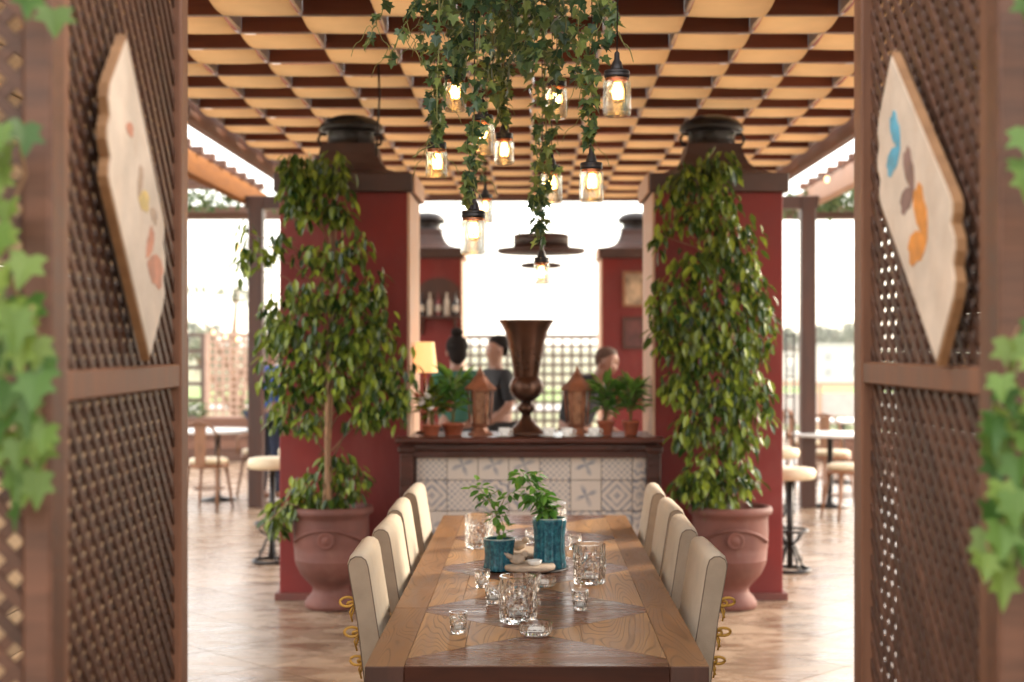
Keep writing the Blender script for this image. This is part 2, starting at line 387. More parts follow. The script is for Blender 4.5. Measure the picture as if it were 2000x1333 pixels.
# ---------------------------------------------------------------- the pergola overhead
ZC = 3.30; CX, CY = 0.385, 0.393; Y0 = 7.107
def pergola():
    t = thing("pergola", "large timber pergola with a chequered roof of woven tan strips over the dining table", "pergola", (0, 10, 0))
    def loc(x, y, z): return (x, y-10, z)
    pm = B(); nx, ny = 6, 6; vs = []; fs = []
    for a in range(nx+1):
        for b_ in range(ny+1):
            u = a/nx*2-1; v = b_/ny*2-1
            x = u*(CX/2-0.002); y = v*(CY/2-0.006)
            z = 0.014*v*v+0.004*u*u
            vs.append((x, y, z))
    n1 = len(vs)
    for a in range(nx):
        for b_ in range(ny):
            i = a*(ny+1)+b_; q = (i, i+1, i+ny+2, i+ny+1); fs.append(q)
    pm.add(vs, fs, True); tan = pm.mesh("ceiling_panel", M_tan)
    db = B().box((0, 0, 0.007), (CX-0.004, CY-0.004, 0.014)).box((0, CY/2-.008, -.041), (CX-0.022, .012, .082)).box((0, -CY/2+.008, -.041), (CX-0.022, .012, .082)).mesh("ceiling_board", M_dkboard)
    for k in range(-9, 22):
        for i in range(-6, 6):
            x = (i+0.5)*CX; y = Y0+(k+0.5)*CY
            if (i+k) % 2: obj("woven_panel", tan, None, t, loc(x, y, ZC-0.02+rnd.uniform(-.004, .004)), (rnd.uniform(-.012, .012), rnd.uniform(-.01, .01), 0))
            else: obj("dark_board", db, None, t, loc(x, y, ZC+0.085))
    L0 = Y0-9*CY; L1 = Y0+22*CY
    bm = B().box((0, 0, 0), (0.018, L1-L0, 0.07)).mesh("long_batten", M_batten)
    for i in range(-6, 7): obj("long_batten", bm, None, t, loc(i*CX, (L0+L1)/2, ZC+0.048))
    cm = B().box((0, 0, 0), (12*CX, 0.016, 0.014)).mesh("cross_batten", M_batten)
    for k in range(-9, 23): obj("cross_batten", cm, None, t, loc(0, Y0+k*CY, ZC+0.004))
    for s in (-1, 1):
        obj("side_beam", B().box((0, 0, 0), (0.08, L1-L0+0.5, 0.19), bev=.006), M_beam, t, loc(s*2.40, (L0+L1)/2, 3.305))
        for y in (14.55, 3.7):
            p = obj("post", B().box((0, 0, 1.59), (0.15, 0.15, 3.18), bev=.008), M_darkwood, t, loc(s*2.82, y, 0))
            obj("bracket", B().prism([(-.42, 3.18), (.1, 3.18), (.1, 3.05), (-.25, 3.05)] if s > 0 else [(.42, 3.18), (.25, 3.05), (-.1, 3.05), (-.1, 3.18)], -0.06, 0.06, axis='y'), M_darkwood, p)
    obj("cross_beam", B().box((0, 0, 0), (5.0, 0.12, 0.12), bev=.006), M_beamx, t, loc(0, L1+0.08, 3.32))
pergola()

# ---------------------------------------------------------------- neighbouring pergolas
def leafquad(b, p, size, droop, yaw, roll=0.0, wd=0.42, tip=0.0):
    # a pointed folded leaf: base, shoulders, tip
    M = Matrix.Translation(p) @ Matrix.Rotation(yaw, 4, 'Z') @ Matrix.Rotation(droop, 4, 'Y') @ Matrix.Rotation(roll, 4, 'X')
    s = size; h = wd*s/2
    b.add([(0, 0, 0), (.3*s, h*.85, .05*s), (.62*s, h*.8, .03*s), (s, 0, -.08*s), (.62*s, -h*.8, .03*s), (.3*s, -h*.85, .05*s), (.45*s, 0, -.02*s)],
          [(0, 6, 1), (1, 6, 2), (2, 6, 3), (3, 6, 4), (4, 6, 5), (5, 6, 0)], False, M)
def foliage_blob(b, c, r, n, size, droop=(0.2, 1.6), rg=rnd, wd=0.42):
    for _ in range(n):
        while True:
            p = Vector((rg.uniform(-1, 1), rg.uniform(-1, 1), rg.uniform(-1, 1)))
            if 0.25 < p.length < 1: break
        q = Vector((c[0]+p.x*r[0], c[1]+p.y*r[1], c[2]+p.z*r[2]))
        leafquad(b, q, size*rg.uniform(.7, 1.25), rg.uniform(*droop), rg.uniform(0, 6.28), rg.uniform(-.7, .7), wd)
def side_pergola(s, label, mb):
    t = thing("side_pergola", label, "pergola", (s*4.4, 14, 0), 0, "pergolas flanking the main one")
    obj("long_beam", B().box((-s*1.42, -1.0, 3.23), (0.10, 5.4, 0.2), bev=.006), mb, t)
    rm = B().box((0, 0, 0), (2.6, 0.07, 0.07), bev=.004).mesh("rafter", M_beamx)
    for k in range(11): obj("rafter", rm, None, t, (-s*0.22, -3.4+k*0.47, 3.366))
    obj("cross_beam", B().box((0, 2.9, 3.23), (2.9, 0.12, 0.16), bev=.005), M_beamx, t)
    obj("cross_beam", B().box((0, 1.75, 3.1), (2.9, 0.06, 0.06), bev=.005), M_beamx, t)
    obj("post", B().box((s*1.3, 2.9, 1.57), (0.14, 0.14, 3.15), bev=.006), M_darkwood, t)
    obj("post", B().box((s*1.3, -3.2, 1.57), (0.14, 0.14, 3.15), bev=.006), M_darkwood, t)
    fb = B()
    for k in range(16): foliage_blob(fb, (rnd.uniform(-1.3, 1.3), rnd.uniform(0.6, 2.7), 3.3), (.35, .35, .14), 90, .09, (-.3, 1.4))
    tag(obj("roof_vine", fb, M_bush, t), "leafy vine lying over the rafters", kind='stuff')
side_pergola(-1, "low timber side pergola with sunlit orange beam and vine, left of the main pergola", wood("sun_tinted_beam_wood", (0.22, 0.085, 0.026), (0.33, 0.14, 0.045), 0.8, (8, 1.0, 8), 0.15, 0.1))  # warm sunlight is put into this beam's orange colour
side_pergola(1, "low timber side pergola with cool-lit pale beam and vine, right of the main pergola", M_beige)  # beige puts the cool light on this beam into its colour

# ---------------------------------------------------------------- red pillars
def pillar(label, cx, y0):
    t = thing("red_pillar", label, "pillar", (cx, y0, 0), 0, "red pillars of the bar")
    s = 1 if cx < 0 else -1
    W = 0.83; D = 0.8
    obj("shaft", B().box((0, D/2, 1.345), (W, D, 2.61), bev=.006), M_red, t)
    obj("inner_board", B().box((s*(W/2+0.008), D/2, 1.36), (0.02, D-0.004, 2.58), bev=.003), M_beige, t)
    obj("plinth", B().box((0, D/2, 0.022), (W+.06, D+.06, 0.05), bev=.006), M_plinth, t)
    cp = obj("cap", B().box((0, D/2, 2.71), (W+.07, D+.07, 0.12), bev=.006), M_hood, t)
    obj("lit_cap_end", B().box((s*(W/2+.043), D/2, 2.712), (0.014, D+.02, 0.128), bev=.002), M_beige, cp)  # added beige strip colours the inner side of the cap as lit
    prof = [(.43, 2.77), (.355, 2.782), (.27, 2.815), (.22, 2.865), (.19, 2.93), (.176, 3.0)]
    vs = []; fs = []
    for h, z in prof: vs += [(-h, D/2-h, z), (h, D/2-h, z), (h, D/2+h, z), (-h, D/2+h, z)]
    for k in range(len(prof)-1):
        for i in range(4): fs.append((4*k+i, 4*k+(i+1) % 4, 4*k+4+(i+1) % 4, 4*k+4+i))
    fs.append(tuple(range(4*len(prof)-4, 4*len(prof)))); fs.append((3, 2, 1, 0))
    obj("hood", B().add(vs, fs), M_hood, t)
    ch = obj("chimney_pot", B().lathe([(.17, 2.99), (.162, 3.0), (.158, 3.09), (.17, 3.1)], 28, c=(0, D/2, 0)), M_blackmetal, t)
    obj("chimney_cap", B().lathe([(.17, 3.09), (.205, 3.095), (.218, 3.11), (.21, 3.14), (.175, 3.175), (.11, 3.2), (.02, 3.21)], 28, c=(0, D/2, 0)), M_blackmetal, ch)
    h = B().tube([(.16, D/2-.05, 3.075), (.2, D/2-.06, 3.075), (.215, D/2-.06, 3.04), (.2, D/2-.06, 3.005), (.15, D/2-.05, 3.005)], .011, 6)
    obj("handle", h, M_blackmetal, ch)
    h = B().tube([(-.16, D/2-.05, 3.075), (-.2, D/2-.06, 3.075), (-.215, D/2-.06, 3.04), (-.2, D/2-.06, 3.005), (-.15, D/2-.05, 3.005)], .011, 6)
    obj("handle", h, M_blackmetal, ch)
pillar("red plastered pillar with chimney hood behind the left potted ficus", -1.225, 9.24)
pillar("red plastered pillar with chimney hood behind the right potted ficus", 1.215, 9.24)
pillar("far red pillar with bottle shelf, left side behind the bar", -1.225, 16.2)
pillar("far red pillar with framed pictures, right side behind the bar", 1.215, 16.2)
# shelf and pictures on the far pillars
def wall_shelf():
    c = at(856, 620, 16.1); t = thing("wall_shelf", "dark bracket shelf with arched back on the far left pillar", "shelf", (c.x, 16.2, c.z))
    arch = [(-.24, 0), (.24, 0), (.24, .28)]+[(.24*math.cos(a), .28+.17*math.sin(a)) for a in [R(x) for x in range(15, 180, 15)]]+[(-.24, .28)]
    obj("back_board", B().prism(arch, -0.022, -0.002, axis='y'), M_darkwood, t)
    obj("shelf_board", B().box((0, -.09, 0), (.52, .17, .03), bev=.004), M_darkwood, t)
    obj("bracket", B().prism([(-.16, -.015), (-.01, -.015), (-.01, -.2)], -.2, -.17, axis='x'), M_darkwood, t)
    obj("bracket", B().prism([(-.16, -.015), (-.01, -.015), (-.01, -.2)], .17, .2, axis='x'), M_darkwood, t)
    ms = [mat("wine_glass_dark", (.03, .02, .02), .15, .2), mat("label_bottle", (.5, .42, .34), .4, .2), mat("red_bottle", (.16, .03, .03), .2, .2)]
    lab = ["dark bottle at the left end of the wall shelf", "pale bottle second on the wall shelf", "dark red bottle in the middle of the wall shelf", "pale bottle fourth on the wall shelf", "dark bottle at the right end of the wall shelf"]
    for k in range(5):
        b = thing("bottle", lab[k], "bottle", (c.x-.19+k*.095, 16.12, c.z+.0155), 0, "bottles on the wall shelf")
        obj("bottle_body", B().lathe([(.032, 0), (.034, .01), (.034, .15), (.03, .175), (.013, .2), (.012, .26), (.014, .265)], 14), ms[(0, 1, 2, 1, 0)[k]], b)
        obj("paper_label", B().lathe([(.0348, .05), (.0348, .12)], 14, cap=False), ms[1], b)
wall_shelf()
for k, (y0, y1, lab) in enumerate(((530, 600, "upper framed picture with pale mount on the far right pillar"), (620, 682, "lower framed dark picture on the far right pillar"))):
    a = at(1216, y0, 16.17); e = at(1262, y1, 16.17); cx = (a.x+e.x)/2; cz = (a.z+e.z)/2; wd = e.x-a.x; ht = a.z-e.z
    t = thing("framed_picture", lab, "picture", (cx, 16.2, cz), 0, "pictures on the far pillar")
    fr = B(); fw = .03
    for s in (-1, 1):
        fr.box((s*(wd/2-fw/2), -.02, 0), (fw, .03, ht)); fr.box((0, -.02, s*(ht/2-fw/2)), (wd-2*fw, .03, fw))
    obj("frame", fr, M_chairwood if k == 0 else M_darkwood, t)
    obj("print", B().box((0, -.008, 0), (wd-2*fw, .01, ht-2*fw)), mat("print_%d" % k, ((.45, .33, .22), (.12, .04, .035))[k], .6, .6, 7), t)

# ---------------------------------------------------------------- entrance: lattice screens and doors
def lattice(parent, x0, x1, z0, z1, yoff, v=0.057, wd=0.0192, th=0.005):
    # two crossing layers of diagonal slats, clipped to the panel opening
    for lay in (0, 1):
        sgn = -1 if lay == 0 else 1
        n = int((x1-x0+z1-z0)/v)+3
        for k in range(n):
            c = (k+.37)*v-(x1-x0 if sgn > 0 else 0)
            # centre line z = z0 + c + sgn*(x-x0)  -> strip half width in z = wd/sqrt2
            hw = wd*math.sqrt(2)/2
            pa, pb = x0-1, x1+1
            f = lambda x: z0+c+sgn*(x-x0)
            poly = [(pa, f(pa)-hw), (pb, f(pb)-hw), (pb, f(pb)+hw), (pa, f(pa)+hw)]
            poly = clip_rect(poly, x0, x1, z0, z1)
            if len(poly) < 3 or shrink_ok(poly) < 2e-4: continue
            ya = yoff+(0 if lay == 0 else th+.0005)
            obj("slat", B().prism(poly, ya, ya+th, axis='y'), M_lat, parent)
def door(label, near, far, zr):
    d = far-near; L = d.length; ang = math.atan2(d.y, d.x)
    t = thing("lattice_door", label, "door", (near.x, near.y, 0), ang, "open lattice doors")
    Hh = 2.62; sw = .058; th = .045
    obj("stile", B().box((sw/2, 0, Hh/2+.01), (sw, th, Hh), bev=.004), M_frame, t)
    obj("stile", B().box((L-.035, 0, Hh/2+.01), (.07, th, Hh), bev=.004), M_frame, t)
    for za, zb in ((.01, .13), (zr[0], zr[1]), (Hh-.08, Hh+.01)):
        obj("rail", B().box(((sw+L-.07)/2, 0, (za+zb)/2), (L-.07-sw, th-.006, zb-za), bev=.004), M_frame, t)
    # lattice sits set back from the face that looks into the passage
    side = -1 if near.x < 0 else 1
    y = -0.008
    lattice(t, sw+.001, L-.071, .131, zr[0]-.001, y); lattice(t, sw+.001, L-.071, zr[1]+.001, Hh-.081, y)
    return t
LN, LF = Vector((-.772, 2.25)), Vector((-.796, 3.2)); RN, RF = Vector((.764, 2.3)), Vector((.746, 3.2))
door("open brown lattice door on the left carrying the faded painted plaque", LN, LF, (1.558, 1.61))
door("open brown lattice door on the right carrying the butterfly plaque", RN, RF, (1.567, 1.615))
def screen(s, label, x0, y):
    t = thing("lattice_screen", label, "screen", (s*x0, y, 0), 0, "fixed lattice screens beside the doors")
    X = lambda a: s*a
    pm = B().box((0, 0, 1.32), (.046, .07, 2.64), bev=.006)
    obj("post", pm, M_lat, t, (X(.023), 0, 0))
    obj("post", pm, M_lat, t, (X(.62), 0, 0))
    for za, zb in ((.0, .12), (2.5, 2.64)):
        obj("rail", B().box((X(.3215), 0, (za+zb)/2), (.55, .05, zb-za), bev=.004), M_frame, t)
    a, b = (X(.0465), X(.5965)) if s > 0 else (X(.5965), X(.0465))
    lattice(t, a, b, .121, 2.499, -.01)
    return t
screen(-1, "fixed brown lattice screen with ivy at the left edge", .732, 2.2)
screen(1, "fixed brown lattice screen with ivy at the right edge", .728, 2.25)

def plaque(label, near, far, sgn, marks):
    d = (far-near).normalized(); nrm = Vector((-d.y, d.x)) if near.x > 0 else Vector((d.y, -d.x))
    # local frame: x along the door (away from camera), y out of the door into the passage, z up
    def dd(dist): return (dist-near.y)/d.y
    if sgn < 0: c = (dd(2.655), 1.917)
    else: c = (dd(2.65), 1.922)
    nx = nrm if (nrm.x*(-near.x)) > 0 else -nrm
    pos = Vector((near.x+d.x*c[0], near.y+d.y*c[0], c[1]))+Vector((nx.x, nx.y, 0))*.036
    t = thing("painted_plaque", label, "plaque", pos)
    ex = Vector((d.x, d.y, 0)); ez = Vector((0, 0, 1))
    a = R(-46.5) if sgn < 0 else R(180+40.5)
    eu = ex*math.cos(a)+ez*math.sin(a); ev = -ex*math.sin(a)+ez*math.cos(a)
    en = Vector((nx.x, nx.y, 0))
    if eu.cross(ev).dot(en) < 0: ev = -ev
    Mx = Matrix((eu, ev, en)).transposed().to_4x4()
    hu, hv = (.275, .14) if sgn < 0 else (.312, .138)
    half = [(hu, -hv*.0)]
    pts = [(-hu, -hv), (hu-.13, -hv), (hu-.112, -hv+.004), (hu-.10, -hv+.018), (hu-.095, -hv+.036), (hu-.06, -hv+.042), (hu-.045, -hv+.058), (hu-.04, -hv+.085), (hu-.012, -hv+.098), (hu, -hv+.125), (hu, hv),
           (-hu+.13, hv), (-hu+.112, hv-.004), (-hu+.10, hv-.018), (-hu+.095, hv-.036), (-hu+.06, hv-.042), (-hu+.045, hv-.058), (-hu+.04, hv-.085), (-hu+.012, hv-.098), (-hu, hv-.125)]
    pts = [(x, -y) for x, y in reversed(pts)]
    obj("board", B().prism(pts, -.006, .010, Mx), M_plaqueedge, t)
    ins = [(p[0]*.972, p[1]*.955) for p in pts]
    f = obj("painted_face", B().prism(ins, .0102, .0125, Mx), M_paint, t)
    for nm, col, poly in marks:
        obj(nm, B().prism(poly, .0127, .0135, Mx), mat("paint_"+nm, col, .6, .3, 30), f)
def wing(u, v, a, s, k):
    base = [(0, 0), (.022, .026), (.05, .046), (.085, .054), (.11, .044), (.104, .03), (.112, .014), (.096, -.002), (.07, -.004), (.05, -.014), (.024, -.01)]
    ca, sa = math.cos(a), math.sin(a)
    return [(u+s*(p[0]*ca-k*p[1]*sa), v+s*(p[0]*sa+k*p[1]*ca)) for p in base]
bl, br, orr = (.10, .36, .50), (.22, .13, .11), (.62, .24, .045)
plaque("cream plaque painted with blue, brown and orange butterflies on the right door", RN, RF, 1,
       [("wing", bl, wing(-.13, .03, R(155), .85, 1)), ("wing", bl, wing(-.13, .03, R(255), .85, -1)),
        ("wing", br, wing(.0, .02, R(150), .9, 1)), ("wing", br, wing(.0, .02, R(250), .8, -1)),
        ("wing", orr, wing(.125, .0, R(150), 1.1, 1)), ("wing", orr, wing(.125, .0, R(245), 1.05, -1))])
r1, y1, g1 = (.50, .22, .14), (.58, .42, .16), (.40, .28, .2)
plaque("cream plaque with faded red and yellow painted marks on the left door", LN, LF, -1,
       [("wing", r1, wing(.12, -.03, R(20), 1.1, 1)), ("wing", r1, wing(.11, -.03, R(110), .7, -1)), ("wing", y1, wing(-.01, .0, R(30), .7, 1)),
        ("wing", g1, wing(-.01, .0, R(130), .6, -1)), ("wing", r1, wing(-.16, .02, R(25), .45, 1)), ("wing", g1, wing(.06, .06, R(10), .5, 1))])

def side_wall(label, x, y0, y1, m):
    t = thing("side_wall", label, "wall", (x, (y0+y1)/2, 0), 0, "boarded side walls beyond the doors"); L = y1-y0
    pm = B().box((0, 0, 0), (.03, L, .142), bev=.004).mesh("plank", m)
    for k in range(21): obj("plank", pm, None, t, (0, 0, .08+k*.147))
    for y in (-L/2+.06, 0, L/2-.06): obj("post", B().box((.055 if x > 0 else -.055, y, 1.55), (.08, .08, 3.1)), M_lat, t)
side_wall("boarded brown side wall seen through the left lattice door", -1.78, 1.2, 7.05, wood("wall_board", (0.30, 0.20, 0.12), (0.46, 0.33, 0.21), 0.6, (9, 1, 9), 0.2))
side_wall("boarded grey side wall seen through the right lattice door", 1.62, 1.2, 6.25, wood("grey_wall_board", (0.12, 0.088, 0.078), (0.2, 0.15, 0.135), 0.6, (9, 1, 9), 0.2))

# ---------------------------------------------------------------- ivy
def ivy_mesh(name, m):
    half = [(.2, -.13), (.5, -.02), (.36, .2), (.56, .48), (.24, .5), (.15, .72)]
    out = [(0, 0)]+half+[(0, 1.0)]+[(-x, y) for x, y in reversed(half)]
    zf = lambda x, y: .16*abs(x)-.12*(y-.4)**2
    vs = [(y-.0, x, zf(x, y)) for x, y in out]+[(.36, 0, -.03)]
    n = len(out)
    return B().add(vs, [(i, n, (i+1) % n) for i in range(n)]).mesh(name, m)
ivy_me = ivy_mesh("ivy_leaf", M_ivy); ivyfg_me = ivy_mesh("bright_ivy_leaf", M_ivyfg)
def place_leaf(me, parent, p, size, rg, face=None, name="leaf"):
    # leaf hangs: tip mostly down, blade facing outwards
    yaw = rg.uniform(0, 6.28) if face is None else face+rg.uniform(-.8, .8)
    pitch = rg.uniform(.1, 1.75)
    o = obj(name, me, None, parent, p, (rg.uniform(-.7, .7), pitch, yaw), (size*rg.uniform(.75, 1.2),)*3)
    return o
def ivy_strand(label, pts, width, n, size, d, seed, top=3.2, curls=3):
    rg = random.Random(seed)
    P = [at(px, py, d) for px, py in pts]
    P = [Vector((P[0].x, P[0].y, top))]+P
    o = P[0]; t = thing("hanging_ivy", label, "ivy", o, 0, "ivy hanging among the jar lamps")
    L = [p-o for p in P]
    fine = []
    for i in range(len(L)-1):
        for k in range(6):
            q = L[i].lerp(L[i+1], k/6); fine.append(q+Vector((rg.uniform(-.008, .008), rg.uniform(-.008, .008), 0)))
    fine.append(L[-1])
    obj("stem", B().tube(fine, .0022, 5), M_twig, t)
    zt, zb = L[0].z, L[-1].z
    for k in range(n):
        f = rg.random()
        f = 0.12+0.88*f
        zz = zt+(zb-zt)*f
        i = min(range(len(fine)-1), key=lambda q: abs(fine[q].z-zz)); c = fine[i]
        taper = 1.0 if f < .55 else max(.22, 1-(f-.55)*1.75)
        r = width*taper*math.sqrt(rg.random()); a = rg.uniform(0, 6.28)
        place_leaf(ivy_me, t, c+Vector((r*math.cos(a), r*math.sin(a), rg.uniform(-.03, .03))), size, rg)
    for k in range(curls):
        i = rg.randrange(len(fine)//2, len(fine)-1); c = fine[i]; a = rg.uniform(0, 6.28); pts2 = []
        for q in range(9):
            u = q/8; pts2.append(c+Vector((math.cos(a)*.09*u, math.sin(a)*.05*u, -.10*u*u+.012*math.sin(9*u))))
        obj("tendril", B().tube(pts2, .0012, 4), M_twig, t)
    return t
IV = [
 ("dense ivy strand ending above the leftmost jar lamp", [(862, 0), (858, 120), (850, 200), (853, 268)], .052, 105, .04, 4.6),
 ("long ivy strand trailing down the cord of the lowest front jar lamp", [(945, 0), (930, 150), (928, 250), (915, 400)], .06, 150, .04, 4.62),
 ("ivy strand between the two middle jar lamps, ending above the second", [(990, 0), (985, 120), (980, 245)], .055, 85, .042, 5.3),
 ("longest ivy strand reaching down in front of the sky", [(1070, 0), (1062, 160), (1068, 300), (1050, 395), (1052, 470)], .062, 170, .042, 5.25),
 ("ivy strand ending above the right sharp jar lamp", [(1168, 0), (1160, 120), (1148, 210), (1152, 280)], .05, 120, .04, 4.65),
 ("thin ivy sprig swinging out at the far left of the bunch", [(752, 0), (735, 40), (710, 92)], .012, 16, .036, 4.5),
 ("thin ivy sprig second from the left of the bunch", [(812, 0), (790, 50), (762, 112)], .018, 26, .038, 4.5),
 ("dark ivy strand behind the leftmost dense one", [(885, 0), (888, 90), (890, 160)], .05, 80, .042, 5.1),
 ("bushy ivy strand at the top centre of the bunch", [(1005, 0), (1000, 50), (1010, 110)], .09, 100, .042, 4.9),
 ("ivy sprig reaching left from the leftmost jar lamp", [(856, 230), (838, 285), (806, 308)], .02, 26, .034, 4.55),
 ("bushy ivy strand at the top left of the bunch", [(900, 0), (905, 50), (900, 110)], .085, 90, .042, 4.75),
 ("ivy strand hanging left of the right sharp strand", [(1100, 0), (1105, 80), (1085, 150)], .06, 80, .042, 5.0),
 ("short ivy strand over the topmost right jar lamp", [(1190, 0), (1195, 40), (1200, 80)], .03, 30, .038, 4.4),
 ("side ivy sprig left of the right sharp strand", [(1130, 60), (1128, 130), (1125, 175)], .03, 34, .036, 4.7),
 ("bushy ivy strand at the top just right of centre of the bunch", [(1045, 0), (1040, 60), (1035, 140)], .085, 100, .042, 4.85),
 ("dark ivy strand hanging behind the long front strand", [(955, 0), (960, 90), (962, 190)], .075, 100, .042, 5.15),
 ("loose ivy sprig left of the leftmost dense strand", [(835, 0), (830, 60), (822, 130)], .045, 50, .038, 4.65),
 ("faint ivy wisp above the small far jar lamp", [(950, 260), (945, 320), (946, 358)], .012, 14, .045, 7.6),
]
for i, a in enumerate(IV): ivy_strand(a[0], a[1], a[2]*1.08, min(290, int(a[3]*1.32)), a[4]*.98, a[5], 100+i)

def fg_ivy(label, vines, d, seed, face):
    rg = random.Random(seed); o = at(vines[0][0][0], 1100, d); o.z = 0
    t = thing("climbing_ivy", label, "ivy", o, 0, "ivy climbing the entrance screens")
    for pts in vines:
        P = [at(px, py, d+rg.uniform(-.06, .06))-o for px, py in pts]; fine = []
        for i in range(len(P)-1):
            n = max(2, int((P[i+1]-P[i]).length/.03))
            for k in range(n): fine.append(P[i].lerp(P[i+1], k/n)+Vector((rg.uniform(-.006, .006), 0, 0)))
        obj("stem", B().tube(fine, .003, 5), M_bark, t)
        for q in fine:
            for _ in range(2 if rg.random() < .75 else 1):
                p = q+Vector((rg.uniform(-.034, .034), rg.uniform(-.07, .015), rg.uniform(-.02, .02)))
                yaw = face+rg.uniform(-.5, .5)
                o2 = obj("leaf", ivyfg_me, None, t, p, (rg.uniform(-.5, .5), rg.uniform(.8, 1.5), yaw), (rg.uniform(.044, .066), rg.uniform(.042, .06), .07))
fg_ivy("blurred bright green ivy in the left foreground", [[(45, -40), (60, 50)], [(40, 270), (55, 340), (20, 430), (35, 540)], [(15, 540), (60, 640), (20, 720)],
        [(60, 600), (80, 700), (70, 800), (85, 900), (70, 1010)], [(15, 720), (20, 830), (15, 950)]], 2.08, 5, R(-90))
fg_ivy("blurred bright green ivy in the right foreground", [[(2010, 10), (2004, 80)], [(2025, 240), (2020, 300), (2030, 420)], [(1985, 640), (1975, 720), (1990, 800)],
        [(1965, 760), (1985, 860), (1945, 960), (1925, 1060), (1945, 1130)], [(1996, 820), (1990, 930), (1970, 1040), (1985, 1090)]], 2.08, 6, R(-90))

# ---------------------------------------------------------------- potted ficus
def ficus(label, cx, blobs, seed, low):
    rg = random.Random(seed); cy = 8.97
    t = thing("potted_ficus", label, "potted tree", (cx, cy, 0), 0, "ficus trees in terracotta pots")
    prof = [(.15, 0), (.165, .01), (.168, .04), (.15, .07), (.12, .10), (.115, .13), (.15, .17), (.195, .22), (.222, .28), (.228, .31), (.229, .314), (.226, .318), (.231, .335), (.228, .34), (.233, .355), (.23, .36),
            (.236, .40), (.238, .48), (.236, .56), (.238, .585), (.262, .6), (.265, .62), (.258, .64), (.232, .645), (.215, .63), (.21, .58)]
    pot = obj("pot", B().lathe(prof, 40), M_terra, t)
    obj("soil", B().lathe([(.005, .59), (.21, .59)], 24, cap=False), M_soil, pot)
    med = B(); Mm = Matrix.Translation((0, -.236, .45)) @ Matrix.Rotation(R(90), 4, 'X')
    med.lathe([(.055, -.004), (.055, .008), (.045, .014), (.038, .008), (.03, .008), (.02, .016), (.003, .02)], 20, Mm)
    obj("medallion", med, M_terra, pot)
    gp = []
    for k in range(25):
        a = R(-90)+R(-62+k*124/24); z = .43+.085*math.cos((k/24-.5)*math.pi*1.0)*1.0
        rr = .242; gp.append((rr*math.cos(a), rr*math.sin(a), z))
    obj("garland", B().tube(gp, .011, 6), M_terra, pot)
    for k in range(3):
        x, y = (-.03, .0, .035)[k], ((-.15, -.12, -.17) if low else (.02, .05, .0))[k]; pts = []
        for q in range(12):
            u = q/11; pts.append((x*(1-u)+.022*math.sin(5*u+k*2)+u*(.06-.04*k), y-(.09 if low else 0)*math.sin(math.pi*min(1, u*1.6))+.12*u, .58+u*1.9))
        obj("trunk", B().tube(pts, [.016*(1-.6*q/11) for q in range(12)], 7), M_bark, t)
    br = B(); leaves = []
    for (px, py, rx, ry, n) in blobs:
        c = at(px, py, cy-.1)-Vector((cx, cy, 0)); kx = rx*8.95/F; kz = ry*8.95/F; kd = min(.2, max(.09, kx*.7))
        if c.z > .7:
            mid = Vector((0, 0, max(.7, c.z-.3)))
            br.tube([mid, mid.lerp(c, .5)+Vector((0, 0, .08)), c], [.006, .004, .002], 5)
        for _ in range(int(n*1.4)):
            # twigs radiate then droop
            while True:
                p = Vector((rg.uniform(-1, 1), rg.uniform(-1, 1), rg.uniform(-1, 1)))
                if p.length < 1: break
            p = p*(.35+.65*rg.random()**.4/max(p.length, .3)*p.length)
            q = c+Vector((p.x*kx, p.y*kd, p.z*kz))
            if q.y > .2: q.y = .2-rg.uniform(0, .1)
            out = math.atan2(p.y-.3, p.x)
            leaves.append((q, .084*rg.uniform(.5, 1.3), rg.uniform(.55, 1.5), out+rg.uniform(-1.1, 1.1), rg.uniform(-.6, .6)))
    if low:
        p0 = Vector((-.08, -.1, .62)); br.tube([p0, p0+Vector((-.16, -.1, .06)), p0+Vector((-.33, -.12, -.1))], [.006, .004, .003], 5)
    obj("branches", br, M_bark, t)
    leaves.sort(key=lambda l: l[0].y)
    lb = B(); leafquad(lb, Vector((0, 0, 0)), 1.0, 0, 0, 0, .46); lm = lb.mesh("ficus_leaf", M_ficus)
    rg2 = random.Random(1); front = leaves[:len(leaves)//2]; rg2.shuffle(front)
    for (q, s, dr, yw, rl) in front[:300]: obj("leaf", lm, None, t, q, Euler((rl, dr, yw)), (s, s, s))
    rest = front[300:]+leaves[len(leaves)//2:]; fb = B()
    for (q, s, dr, yw, rl) in rest: leafquad(fb, q, s, dr, yw, rl, .46)
    tag(obj("inner_foliage", fb, M_ficus, t), kind='stuff')
ficus("tall bushy ficus in the terracotta pot before the left red pillar", -1.265,
      [(590, 322, 55, 36, 80), (655, 330, 42, 44, 60), (575, 375, 40, 50, 60), (665, 385, 34, 50, 45), (612, 345, 55, 50, 110), (600, 405, 52, 45, 95), (655, 420, 30, 40, 40), (640, 500, 75, 45, 110), (700, 480, 35, 45, 45), (500, 495, 45, 28, 26), (545, 470, 30, 30, 20),
       (600, 585, 70, 50, 140), (690, 580, 60, 55, 120), (590, 660, 75, 60, 190), (690, 660, 70, 60, 190), (745, 640, 35, 70, 70), (570, 740, 55, 60, 130), (650, 740, 70, 55, 170), (740, 740, 60, 65, 150),
       (530, 620, 30, 60, 50), (545, 810, 35, 45, 40), (605, 815, 42, 40, 60), (715, 810, 50, 40, 75), (775, 790, 30, 50, 45),
       (655, 905, 45, 40, 45), (690, 940, 50, 40, 60), (480, 455, 30, 60, 16), (790, 720, 30, 80, 30), (520, 700, 26, 90, 34), (470, 520, 16, 30, 8), (735, 555, 26, 50, 30), (610, 950, 50, 45, 85), (545, 1010, 38, 42, 70), (580, 985, 35, 35, 50), (640, 975, 45, 25, 60)], 21, True)
